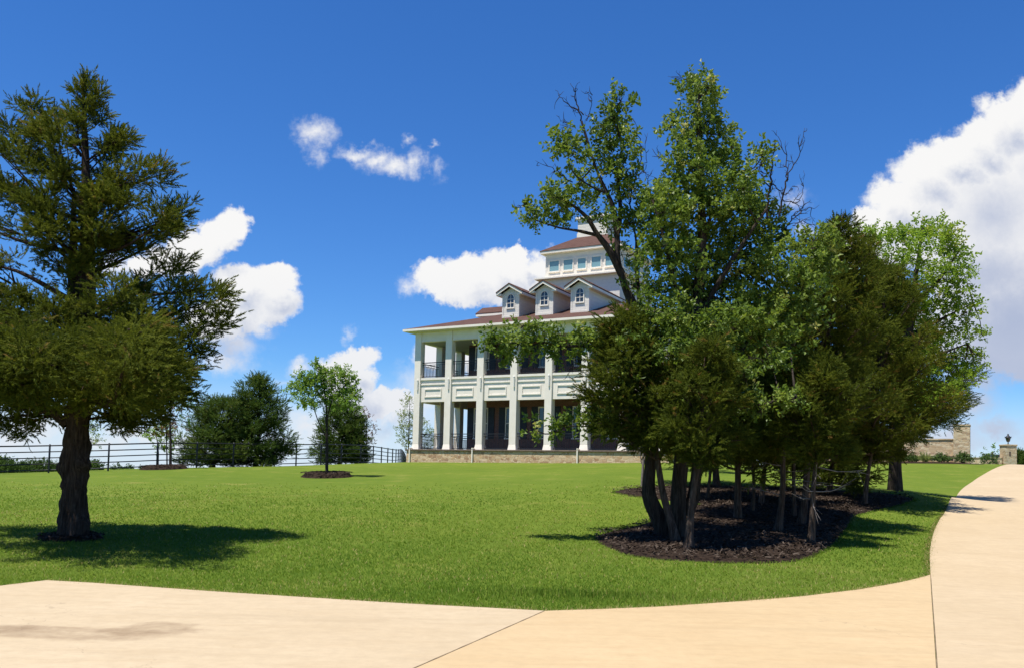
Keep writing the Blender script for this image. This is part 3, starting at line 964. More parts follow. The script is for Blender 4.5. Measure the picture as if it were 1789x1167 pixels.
def wall_window(x, z0, z1, w=.95, door=False):
    y = BY0
    fr = MB()
    fr.box(x - w / 2 - .06, x - w / 2, y - .06, y - .002, z0, z1); fr.box(x + w / 2, x + w / 2 + .06, y - .06, y - .002, z0, z1)
    fr.box(x - w / 2 - .06, x + w / 2 + .06, y - .06, y - .002, z1, z1 + .08); fr.box(x - w / 2 - .10, x + w / 2 + .10, y - .09, y - .002, z0 - .08, z0)
    zm = (z0 + z1) / 2
    fr.box(x - w / 2, x + w / 2, y - .05, y - .012, zm - .03, zm + .03)
    fr.box(x - .012, x + .012, y - .045, y - .012, z0, zm - .03); fr.box(x - .012, x + .012, y - .045, y - .012, zm + .03, z1)
    f = fr.build('window', M_paint, house)
    mb = MB(); mb.box(x - w / 2, x + w / 2, y - .010, y - .003, z0, z1); mb.build('pane', M_glass, f)
    for sgn in (-1, 1):
        cx = x + sgn * (w / 2 + .06 + .25)
        s_ = MB(); s_.box(cx - .23, cx + .23, y - .05, y - .003, z0 - .05, z1 + .08)
        for q in range(2):
            za, zb = (z0 + .02, zm - .05) if q == 0 else (zm + .05, z1)
            k = 14
            for r in range(k): zz = za + (zb - za) * (r + .5) / k; s_.box(cx - .17, cx + .17, y - .062, y - .052, zz - .02, zz + .02)
        s_.build('shutter', M_shutter, f)


for i in range(2, NB):
    xx = BX0 + .62 + (i - 2) * B * 1.0 + .45
    if xx > BX1 - .8: break
    wall_window(xx, ZC + .85, ZC + 2.75); wall_window(xx, ZUP + .75, ZUP + 2.15)
# eaves
EX0, EX1, EY0, EY1 = -OV, WID + OV, -OV, DEP + OV
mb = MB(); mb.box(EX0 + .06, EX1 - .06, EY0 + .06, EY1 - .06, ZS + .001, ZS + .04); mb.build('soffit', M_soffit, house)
mb = MB()
mb.box(EX0, EX1, EY0, EY0 + .10, ZS + .01, ZE); mb.box(EX0, EX1, EY1 - .10, EY1, ZS + .01, ZE)
mb.box(EX0, EX0 + .10, EY0 + .10, EY1 - .10, ZS + .01, ZE); mb.box(EX1 - .10, EX1, EY0 + .10, EY1 - .10, ZS + .01, ZE)
mb.build('gutter', M_paint, house)
# roof
SL = .315
IN = 7.6                                                       # run of the slope up to the cupola
zt = ZE + SL * IN
def hip(mb, x0, x1, y0, y1, z0, ins, z1, th=.06):
    a = [(x0, y0, z0), (x1, y0, z0), (x1, y1, z0), (x0, y1, z0)]
    c = [(x0 + ins, y0 + ins, z1), (x1 - ins, y0 + ins, z1), (x1 - ins, y1 - ins, z1), (x0 + ins, y1 - ins, z1)]
    mb.frustum((x0, x1, y0, y1, z0 - th), (x0, x1, y0, y1, z0))
    n = len(mb.v); mb.v += a + c
    mb.f += [(n, n + 1, n + 5, n + 4), (n + 1, n + 2, n + 6, n + 5), (n + 2, n + 3, n + 7, n + 6), (n + 3, n, n + 4, n + 7), (n + 4, n + 5, n + 6, n + 7)]
mb = MB(); hip(mb, EX0 + .03, EX1 - .03, EY0 + .03, EY1 - .03, ZE + .012, IN, zt, .02); mb.build('roof', M_roof, house)
for (cx) in (.235, 2 * B + .2, 5 * B + .2):
    mb = MB(); mb.box(cx - .25, cx - .16, -.36, -.27, 2.2, ZC + .02); mb.box(cx - .25, cx - .16, -.37, -.05, ZC + .021, ZC + .10)
    mb.build('downspout', M_paint, house, bevel=.02)


# dormers
def dormer(cx, yf=1.8, w=1.21, zb=None, rot=None, dz=0.0):
    zb = ZE + SL * (yf + OV) if zb is None else zb
    zev = zb + 1.56; pk = zb + 2.06; back = yf + 4.9 if rot is None else yf + 3.0
    hw_ = w / 2
    d = MB()
    prof = [(cx - hw_, zb - .35), (cx + hw_, zb - .35), (cx + hw_, zev), (cx, zev + hw_ * .58), (cx - hw_, zev)]
    d.prism(prof, 1, yf, back)
    d.box(cx - hw_ - .02, cx + hw_ + .02, yf - .03, yf - .002, zb - .02, zb + .10)
    for sg in (-1, 1):
        a, b_ = sorted((cx + sg * (hw_ - .09), cx + sg * (hw_ + .015))); d.box(a, b_, yf - .022, yf - .003, zb + .10, zev - .02)
    dm = d.build('dormer', M_siding, house)
    # roof of the dormer with overhang
    ov = .34; yo = yf - .30
    rz = lambda dx: pk + .02 - abs(dx) * .575
    r = MB()
    out = [(cx - hw_ - ov, rz(hw_ + ov)), (cx, rz(0)), (cx + hw_ + ov, rz(hw_ + ov)), (cx + hw_ + ov, rz(hw_ + ov) + .07), (cx, rz(0) + .075), (cx - hw_ - ov, rz(hw_ + ov) + .07)]
    r.prism(out, 1, yo - .03, back + .3)
    rf = r.build('dormer_roof', M_roof, dm)
    tr = MB()
    out = [(cx - hw_ - ov + .01, rz(hw_ + ov) - .15), (cx, rz(0) - .16), (cx + hw_ + ov - .01, rz(hw_ + ov) - .15), (cx + hw_ + ov - .01, rz(hw_ + ov) - .002), (cx, rz(0) - .002), (cx - hw_ - ov + .01, rz(hw_ + ov) - .002)]
    tr.prism(out, 1, yo, yo + .06)
    for sg in (-1, 1):
        xa, xb = sorted((cx + sg * (hw_ + ov - .005), cx + sg * (hw_ + ov - .06)))
        zc = rz(hw_ + ov)
        tr.box(xa, xb, yo + .06, back, zc - .16, zc - .004)         # side fascia
        xa, xb = sorted((cx + sg * (hw_ + .002), cx + sg * (hw_ + ov - .06)))
        tr.box(xa, xb, yo + .06, yf - .002, zc - .16, zc - .03)     # eave return
        tr.box(xa, xb, yf, back, zc - .15, zc - .12)                # soffit
    tr.build('dormer_trim', M_paint, dm)
    # arched window
    ww, zb2, zsp = .24, zb + .62, zb + 1.16
    arc = [(cx + ww * math.cos(a), zsp + ww * 1.25 * math.sin(a)) for a in np.linspace(0, math.pi, 12)]
    g = MB(); g.prism([(cx - ww, zb2), (cx + ww, zb2)] + arc, 1, yf - .012, yf - .003); g.build('arched_pane', M_glass, dm)
    f = MB()
    f.box(cx - ww - .07, cx + ww + .07, yf - .07, yf - .003, zb2 - .08, zb2)
    for sg in (-1, 1):
        a, b_ = sorted((cx + sg * ww, cx + sg * (ww + .06))); f.box(a, b_, yf - .05, yf - .003, zb2, zsp)
    aa = np.linspace(0, math.pi, 12)
    for k in range(11):
        p = [(cx + q * math.cos(a), zsp + q * (1.25 if q == ww else 1.22) * math.sin(a)) for (q, a) in ((ww, aa[k]), (ww + .06, aa[k]), (ww + .06, aa[k + 1]), (ww, aa[k + 1]))]
        f.prism(p, 1, yf - .05, yf - .003)
    f.box(cx - .014, cx + .014, yf - .03, yf - .013, zb2, zsp + ww * 1.2); f.box(cx - ww, cx - .015, yf - .03, yf - .013, zb2 + .27, zb2 + .30); f.box(cx + .015, cx + ww, yf - .03, yf - .013, zb2 + .27, zb2 + .30)
    f.box(cx - ww, cx - .015, yf - .03, yf - .013, zsp - .015, zsp + .015); f.box(cx + .015, cx + ww, yf - .03, yf - .013, zsp - .015, zsp + .015)
    f.build('window_frame', M_paint, dm)
    return dm


for cx in (6.07, 8.48, 10.91): dormer(cx)
# west dormer: same piece turned to face the end of the house
wd = dormer(0.0, 1.8, 1.21)
for o in [wd]:
    o.rotation_euler = (0, 0, -math.pi / 2); o.location = (0, 5.95, -.50)
# cupola
CX0, CX1, CY0, CY1 = 5.67, 11.20, 7.35, 12.9
d = MB(); d.box(CX0 - .17, CX1 + .17, CY0 - .32, CY1 + .32, zt - .6, 15.13); cup = d.build('cupola', M_siding, house)
d = MB(); d.box(CX0, CX1, CY0, CY1, 15.302, 17.0)
d.box(CX0 - .015, CX1 + .015, CY0 - .03, CY0 - .002, 15.36, 15.52); 
d.build('upper_wall', M_siding, cup)
d = MB(); d.frustum((CX0 - .52, CX1 + .52, CY0 - .70, CY1 + .70, 15.131), (CX0 - .52, CX1 + .52, CY0 - .70, CY1 + .70, 15.22)); d.frustum((CX0 - .50, CX1 + .50, CY0 - .68, CY1 + .68, 15.222), (CX0 - .01, CX1 + .01, CY0 - .01, CY1 + .01, 15.34)); d.build('ledge', M_paint, cup)
d = MB(); d.box(CX0 - .17 - .03, CX1 + .2, CY0 - .36, CY0 - .325, zt - .05, zt + .22); d.box(CX1 + .17, CX1 + .2, CY0 - .32, CY1 + .3, zt - .05, zt + .22); d.build('base_trim', M_paint, cup)
for (a, b_) in ((6.0, 6.72), (7.08, 7.76), (8.15, 8.75), (9.18, 9.85), (10.2, 10.87)):
    z0, z1 = 15.76, 16.48
    f = MB(); f.box(a - .08, b_ + .08, CY0 - .09, CY0 - .003, z0 - .10, z0); f.box(a - .07, a, CY0 - .05, CY0 - .003, z0, z1); f.box(b_, b_ + .07, CY0 - .05, CY0 - .003, z0, z1); f.box(a - .07, b_ + .07, CY0 - .05, CY0 - .003, z1, z1 + .07)
    f.build('window_frame', M_paint, cup)
    g = MB(); g.box(a, b_, CY0 - .014, CY0 - .003, z0, z1); g.build('window_pane', M_blind, cup)
for (a, b_) in ((8.0, 8.7), (9.2, 9.9), (10.4, 11.1), (11.6, 12.3)):
    z0, z1 = 15.76, 16.48; x = CX1
    f = MB(); f.box(x + .003, x + .09, a - .08, b_ + .08, z0 - .10, z0); f.box(x + .003, x + .05, a - .07, a, z0, z1); f.box(x + .003, x + .05, b_, b_ + .07, z0, z1); f.box(x + .003, x + .05, a - .07, b_ + .07, z1, z1 + .07)
    f.build('window_frame', M_paint, cup)
    g = MB(); g.box(x + .003, x + .014, a, b_, z0, z1); g.build('window_pane', M_blind, cup)
o_ = .30
d = MB(); d.box(CX0 - o_, CX1 + o_, CY0 - o_, CY1 + o_, 17.002, 17.17); d.build('cupola_eave', M_paint, cup)
d = MB(); hip(d, CX0 - o_ - .03, CX1 + o_ + .03, CY0 - o_ - .03, CY1 + o_ + .03, 17.20, 2.15, 18.56, .028); d.build('cupola_roof', M_roof, cup)
lx, ly = (CX0 + CX1) / 2, (CY0 + CY1) / 2
d = MB(); d.box(lx - 1.12, lx + 1.12, ly - 1.12, ly + 1.12, 18.2, 19.72); d.build('roof_lantern', M_siding, cup)
d = MB(); d.box(lx - 1.25, lx + 1.25, ly - 1.25, ly + 1.25, 19.721, 19.86); d.box(lx - 1.16, lx + 1.16, ly - 1.16, ly + 1.16, 18.3, 18.72); d.frustum((lx - 1.2, lx + 1.2, ly - 1.2, ly + 1.2, 19.862), (lx - .1, lx + .1, ly - .1, ly + .1, 20.2)); d.build('lantern_trim', M_paint, cup)

# ------------------------------------------------------------------ black pipe fence along the crest of the lawn
fpts = [onground(-90, 832, 38), onground(15, 826, 42), onground(213, 821, 44.5), onground(300, 817, 47), onground(440, 815, 52), onground(530, 812, 56), onground(600, 809, 60.5), onground(650, 808, 65), onground(690, 807, 75), onground(705, 806, 90), onground(710, 806, 104)]
fl = spline(np.array(fpts), 160)
L_ = np.r_[0, np.cumsum(np.linalg.norm(np.diff(fl[:, :2], axis=0), axis=1))]
fence = empty('pipe_fence', tuple(fl[0]), 0, 'black five-rail metal pipe fence running along the crest behind the lawn', 'fence')
def fpos(l):
    x = np.interp(l, L_, fl[:, 0]); y = np.interp(l, L_, fl[:, 1]); return np.array([x, y, h1(x, y)])
base = fl[0]
nsp = int(L_[-1] / 2.62)
for k in range(nsp + 1):
    p = fpos(k * 2.62 + .55) - base
    t = Tubes(); t.add([p + [0, 0, -.3], p + [0, 0, .7], p + [0, 0, 1.36]], [.046] * 3, sides=8); t.build('post', M_black, fence)
zs = np.array([fpos(l)[2] for l in np.linspace(0, L_[-1], 90)])
for r in range(5):
    t = Tubes(); path = np.array([fpos(l) - base + [0, 0, .12 + r * .295] for l in np.linspace(0, L_[-1], 90)])
    t.add(path, [.030 if r < 4 else .038] * len(path), sides=6); t.build('rail', M_black, fence)

# ------------------------------------------------------------------ stone garden wall, gate pillars and lamp at the right
def vec_wall(name, p0, p1, z0, z1, th, mat, parent, base):
    p0 = np.array(p0[:2]); p1 = np.array(p1[:2]); d = (p1 - p0) / np.linalg.norm(p1 - p0); n_ = np.array([-d[1], d[0]]) * th / 2
    mb = MB(); c = [p0 - n_ - base[:2], p1 - n_ - base[:2], p1 + n_ - base[:2], p0 + n_ - base[:2]]
    mb.prism([tuple(q) for q in c], 2, z0 - base[2], z1 - base[2])
    return mb.build(name, mat, parent)


gwR = onground(1681, 808, 60)                                # foot of the tall end pillar; the wall runs parallel to the house front
zg = gwR[2]
wall = empty('garden_wall', tuple(gwR), -YAW, 'long tan fieldstone garden wall with a dark ledge, ending at a tall square pillar', 'wall')
zt_w = atd(1640, 769, 61.5)[2] - zg; zl = atd(1640, 797.5, 61)[2] - zg
WL = -12.9                                                   # it meets the rear corner of the house
mb = MB(); mb.box(WL, -.5, -.2, .24, -1.4, zt_w); mb.build('wall_panel', M_stone2, wall)
mb = MB(); mb.box(WL, -.5, -.25, .29, zt_w + .001, zt_w + .08); mb.build('wall_coping', M_stone2, wall)
mb = MB(); mb.box(WL, -.5, -.75, -.202, -1.4, zl - .10); mb.build('seat_wall', M_stone, wall)
mb = MB(); mb.box(WL, -.5, -.81, -.203, zl - .099, zl + .03); mb.build('seat_ledge', M_cap, wall)
ptop = atd(1681, 742, 60)[2] - zg
mb = MB(); mb.box(-.49, .49, -.85, .35, -1.4, ptop - .1); mb.build('end_pillar', M_stone2, wall)
mb = MB(); mb.box(-.52, .52, -.88, .38, ptop - .099, ptop); mb.build('pillar_cap', M_stone2, wall)
lpc = onground(1761.5, 812, 74)
lw0 = onground(1680, 812, 76.5)
lw = empty('low_wall', tuple(lw0), 0, 'low plain stone wall between the tall pillar and the lamp pillar', 'wall')
zlw = atd(1725, 800, 75)[2]
a0 = lw0[:2]; a1 = np.array(lpc[:2]) - [.47, 0]
vec_wall('wall_panel', a0, a1, zg - 1.2, zlw, .4, M_stone2, lw, lw0)
vec_wall('wall_coping', a0, a1, zlw + .001, zlw + .07, .48, M_stone2, lw, lw0)
lpt = atd(1761, 776, 74)[2]
lp = empty('lamp_pillar', tuple(lpc), 0, 'square tan stone pillar with a flat cap beside the top of the drive', 'pillar')
hgt_p = lpt - lpc[2]
mb = MB(); mb.box(-.46, .46, -.46, .46, -1.0, hgt_p - .12); mb.build('shaft', M_stone2, lp)
mb = MB(); mb.box(-.51, .51, -.51, .51, hgt_p - .119, hgt_p); mb.build('cap', M_stone2, lp, bevel=.02)
mb = MB(); mb.box(-.19, -.03, -.475, -.462, hgt_p - .95, hgt_p - .6); mb.build('plaque', M_cap, lp)
lamp = empty('pillar_lamp', (lpc[0], lpc[1], lpt), 0, 'black lantern with a crown-shaped top standing on the stone pillar', 'lamp')
t = Tubes(); t.add([(0, 0, -.01), (0, 0, .03), (0, 0, .06), (0, 0, .2), (0, 0, .24)], [.12, .12, .04, .035, .1], sides=10); t.build('stem', M_black, lamp)
t = Tubes(); t.add([(0, 0, .24), (0, 0, .30), (0, 0, .56)], [.10, .14, .20], sides=6, cap=False); t.build('glass_body', M_glass, lamp)
t = Tubes()
for k in range(6):
    a = k * math.pi / 3; t.add([(.10 * math.cos(a), .10 * math.sin(a), .24), (.145 * math.cos(a), .145 * math.sin(a), .30), (.21 * math.cos(a), .21 * math.sin(a), .57)], [.016] * 3, sides=5)
t.add([(0, 0, .55), (0, 0, .57), (0, 0, .62), (0, 0, .70), (0, 0, .78), (0, 0, .84), (0, 0, .90)], [.25, .27, .22, .13, .06, .075, .02], sides=12)
for k in range(6):
    a = k * math.pi / 3; t.add([(.24 * math.cos(a), .24 * math.sin(a), .57), (.27 * math.cos(a), .27 * math.sin(a), .68)], [.03, .012], sides=5)
t.build('lamp_top', M_black, lamp)
# dark car parked beyond the low wall (only its roof shows)
M_car, T, b = new_mat('dark_car_paint', .3, .5); b.inputs['Base Color'].default_value = (.016, .018, .022, 1)
cp = onground(1752, 806, 84); cz = atd(1752, 793.5, 84)[2] - cp[2]
car = empty('parked_car', tuple(cp), 0.15, 'dark parked car behind the low stone wall, only its rounded roof showing', 'car')
k = cz / 1.45
mb = MB(); mb.prism([(-2.2, .35 * k), (2.2, .35 * k), (2.25, .7 * k), (2.1, .88 * k), (1.3, .95 * k), (-1.4, .97 * k), (-2.1, .9 * k), (-2.25, .65 * k)], 1, -.88, .88); bodyc = mb.build('body', M_car, car, bevel=.08)
mb = MB(); mb.frustum((-1.5, 1.3, -.8, .8, .955 * k), (-.95, .55, -.62, .62, 1.42 * k)); mb.frustum((-.95, .55, -.62, .62, 1.421 * k), (-.7, .3, -.45, .45, 1.45 * k)); mb.build('cabin', M_car, car, bevel=.08)
for (wx, wy) in ((-1.4, -.8), (1.4, -.8), (-1.4, .8), (1.4, .8)):
    t = Tubes(); t.add([(wx, wy - .1, .33), (wx, wy, .33), (wx, wy + .1, .33)], [.33, .34, .33], sides=16); t.build('wheel', M_black, car)
# flower bed before the wall
fq = lambda x, y: gwR[:2] + DR * x + DT * y
mulch('mulch_bed', [fq(-12.5, -.85), fq(-6, -.85), fq(.4, -.9), fq(1.2, -1.0), fq(1.4, -2.2), fq(-6, -2.4), fq(-12.5, -2.3)], 'narrow strip of mulch with shrubs along the foot of the stone wall', 500, rise=.05, rings=4)
# ------------------------------------------------------------------ foliage
def unit(v):
    v = np.asarray(v, float); return v / (np.linalg.norm(v, axis=-1, keepdims=True) + 1e-9)


def spray_template(n, seed, spread=.85, width=.032, length=.30):
    """needle spray along +z, n thin blades; (n*3,3)"""
    r = np.random.default_rng(seed)
    V = []
    for i in range(n):
        z0 = .85 * (i + r.random()) / n
        a = r.random() * 6.283
        an = spread * r.uniform(.5, 1.3) * (1 - .45 * z0)
        d = np.array([math.sin(an) * math.cos(a), math.sin(an) * math.sin(a), math.cos(an)])
        L = length * (1.1 - .6 * z0) * r.uniform(.7, 1.25)
        sd = unit(np.cross(d, r.normal(size=3)))
        p = np.array([0, 0, z0])
        w = width * r.uniform(.7, 1.3)
        V += [p - sd * w, p + sd * w, p + d * L]
    return np.array(V)


def leaf_template(n, seed, size=.30, width=.11):
    """leafy twig along +z: n leaves, each two triangles folded on the midrib -> quads (n,4,3)"""
    r = np.random.default_rng(seed)
    V = []
    for i in range(n):
        z0 = .15 + .85 * (i + r.random()) / n
        a = i * 2.4 + r.uniform(-.5, .5)
        an = r.uniform(.5, 1.35)
        d = np.array([math.sin(an) * math.cos(a), math.sin(an) * math.sin(a), math.cos(an)])
        d = unit(d + [0, 0, r.uniform(-.5, .1)])
        L = size * r.uniform(.7, 1.25)
        sd = unit(np.cross(d, r.normal(size=3)))
        up = np.cross(sd, d) * .06
        p = np.array([0, 0, z0 * .8])
        w = width * r.uniform(.75, 1.2)
        V += [p, p + d * L * .45 - sd * w + up, p + d * L, p + d * L * .45 + sd * w + up]
    return np.array(V)


def place_templates(P, D, S, temps, k, seed=0):
    """copies of the templates at P pointing along D with size S -> V, F (k corners per face), index of copy per vertex"""
    r = np.random.default_rng(seed)
    n = len(P)
    D = unit(D); ref = unit(r.normal(size=(n, 3))); A = unit(np.cross(D, ref)); Bv = np.cross(D, A)
    which = r.integers(0, len(temps), n)
    Vs = []; idx = []
    for t, T_ in enumerate(temps):
        m = which == t
        if not m.any(): continue
        V = (T_[None, :, 0:1] * A[m][:, None] + T_[None, :, 1:2] * Bv[m][:, None] + T_[None, :, 2:3] * D[m][:, None]) * S[m][:, None, None] + P[m][:, None]
        Vs.append(V.reshape(-1, 3)); idx.append(np.repeat(np.nonzero(m)[0], len(T_)))
    V = np.vstack(Vs)
    return V, np.arange(len(V)).reshape(-1, k), np.concatenate(idx)


SPRAY = {q: [spray_template(q, 10 * q + s) for s in range(4)] for q in (9, 14, 22, 40)}
LEAF = {q: [leaf_template(q, 77 * q + s) for s in range(4)] for q in (5, 7, 9)}


def crown_mesh(name, P, D, S, tint, mat, parent, kind='spray', q=22, seed=0):
    V, Fc, idx = place_templates(np.asarray(P), np.asarray(D), np.asarray(S), SPRAY[q] if kind == 'spray' else LEAF[q], 3 if kind == 'spray' else 4, seed)
    per = np.random.default_rng(seed + 5).normal(0, .07, len(V) // (3 if kind == 'spray' else 4))
    t = np.clip(np.asarray(tint)[idx] + np.repeat(per, 3 if kind == 'spray' else 4), 0, 1)
    return np_mesh(name, V, Fc, mat, parent, t)


def cedar(name, label, base, H, prof, h0, nb, r, mat, group=None, trunk_r=.12, lean=(0, 0), dens=1.0, spray=.34, q=22, extra=(), bark=None, up=.45, trunk_builder=None, droop=.12, seed=1, dead=0, tint0=.42, sink=.25, clump=1.0, jit=(.62, 1.12), front=0.0, upr=(-.15, .55)):
    """juniper: trunk, radial branches, needle sprays. prof = [(height, radius)...]"""
    r = np.random.default_rng(seed)
    T_ = empty(name, tuple(base), 0, label, 'tree', group)
    top = np.array([lean[0], lean[1], H])
    axis_p = lambda h: np.array([lean[0] * (h / H), lean[1] * (h / H), h])
    tb = Tubes()
    if trunk_builder: trunk_builder(T_)
    else:
        hh = np.linspace(-sink, H * .96, 18)
        path = np.array([axis_p(h) + [.04 * math.sin(h * 2.1 + seed), .04 * math.cos(h * 1.7 + seed), 0] for h in hh])
        rad = trunk_r * (1.0 - .9 * np.clip(hh / H, 0, 1)) * (1 + .30 * np.exp(-np.clip(hh, 0, 9) * 4) + .30 * np.exp(-np.clip(hh, 0, 9) * 14))
        tb.add(path, rad, sides=9, lump=.16, seed=seed)
    ph, pr = np.array(prof).T
    P = []; D = []; S = []; tt = []
    ga = r.random() * 6.28
    brs = []
    for i in range(nb):
        h = h0 + (H * .985 - h0) * ((i + r.random() * .9) / nb) ** 1.05
        R = np.interp(h, ph, pr) * r.uniform(*jit)
        a = ga + i * 2.39996 + r.uniform(-.4, .4)
        R *= 1 - front * math.sin(a)
        brs.append((h, a, R, None))
    for e in extra: brs.append(e)
    for (h, a, R, tip) in brs:
        if tip is not None:
            tipv = np.asarray(tip, float); R = np.linalg.norm(tipv[:2] - axis_p(h)[:2])
            hs_ = max(min(h, H * .9), .4)
        else:
            rel = h / H
            rise = R * (-.10 + up * rel * 1.6 + r.uniform(-.08, .12))
            hs_ = max(h - R * (.12 + .45 * rel), h0 * .75, .3)
            tipv = axis_p(h) + np.array([math.cos(a) * R, math.sin(a) * R, rise])
        p0 = axis_p(hs_)
        mid = p0 * .5 + tipv * .5 + np.array([0, 0, -.10 * R * droop * 8 * .3]) + r.normal(0, .05 * R, 3)
        C = spline([p0, mid, tipv], 9)
        tb.add(C, np.linspace(max(.012, .026 * R), .006, 9), sides=5, cap=False)
        nc = int(3 + 4.2 * R)
        ns = int((10 + 62 * R) * dens * (1.15 if tip is not None else 1)) + 3
        uc = np.r_[.30 + .70 * r.random(nc - 2) ** .8, .9, 1.0]
        dirb = unit(tipv - p0); side = unit(np.cross(dirb, [0, 0, 1.0]))
        wdc = (.06 + .24 * R) * np.clip(1.2 - uc, .15, 1) ** .8
        latc = r.uniform(-1, 1, nc) * wdc
        cc = np.stack([np.interp(uc, np.linspace(0, 1, 9), C[:, k]) for k in range(3)], 1) + side * latc[:, None] + np.array([0, 0, 1.0]) * (r.normal(.02, .07, nc) * (1 + .4 * R))[:, None]
        rc = (.13 + .075 * R) * r.uniform(.7, 1.3, nc) * clump
        tc_ = r.normal(0, .15, nc)
        for k in range(2): tb.add(spline([p0 + (tipv - p0) * .45 * r.uniform(.6, 1.4), cc[r.integers(nc)]], 5), np.linspace(.010 + .006 * R, .004, 5), sides=4, cap=False)
        w_ = rc ** 1.5 / (rc ** 1.5).sum()
        wh = r.choice(nc, ns, p=w_)
        g3 = unit(r.normal(size=(ns, 3))) * (r.random(ns) ** .5)[:, None] * [1, 1, .62]
        along = dirb[None] * r.normal(0, .7, ns)[:, None] * .5
        pos_ = cc[wh] + (g3 + along) * rc[wh][:, None]
        d_ = g3 * 1.1 + dirb * .35 + side * np.sign(latc[wh])[:, None] * .25 + np.array([0, 0, 1.0]) * r.uniform(*upr, ns)[:, None]
        bt = r.normal(0, .08)
        P.append(pos_); D.append(d_); S.append(spray * r.uniform(.6, 1.25, ns)); tt.append(np.clip(tint0 + bt + tc_[wh] + r.normal(0, .10, ns), 0, .95) + (r.random(ns) < .028) * .6)
    # leader
    nl = int(26 * dens) + 6
    hl = H - r.random(nl) ** 1.3 * .11 * H
    P.append(np.array([axis_p(h) for h in hl]) + r.normal(0, .045, (nl, 3)) * (H - hl + .1)[:, None]); D.append(np.c_[r.normal(0, .35, (nl, 2)), np.ones(nl)]); S.append(spray * r.uniform(.6, 1.0, nl)); tt.append(np.full(nl, tint0) + r.normal(0, .1, nl))
    if not trunk_builder: tb.build('trunk', bark or M_bark, T_)
    else: tb.build('branch', bark or M_bark, T_)
    crown_mesh('crown', np.vstack(P), np.vstack(D), np.concatenate(S), np.clip(np.concatenate(tt), 0, 1), mat, T_, 'spray', q, seed)
    if dead:
        for k in range(dead):
            td = Tubes()
            h = r.uniform(.8, h0 + .5); a = r.uniform(2.6, 6.8); L = r.uniform(.5, 1.1)
            p0 = axis_p(h); d = np.array([math.cos(a), math.sin(a), r.uniform(-.1, .3)])
            C = spline([p0, p0 + d * L * .5 + r.normal(0, .05, 3), p0 + d * L], 6)
            td.add(C, np.linspace(.014, .004, 6), sides=5)
            for m_ in range(4):
                i = r.integers(1, 5); td.add(spline([C[i], C[i] + unit(d + r.normal(0, .6, 3)) * L * .35], 4), np.linspace(.006, .002, 4), sides=4)
            td.build('dead_twig', M_twig, T_)
    return T_


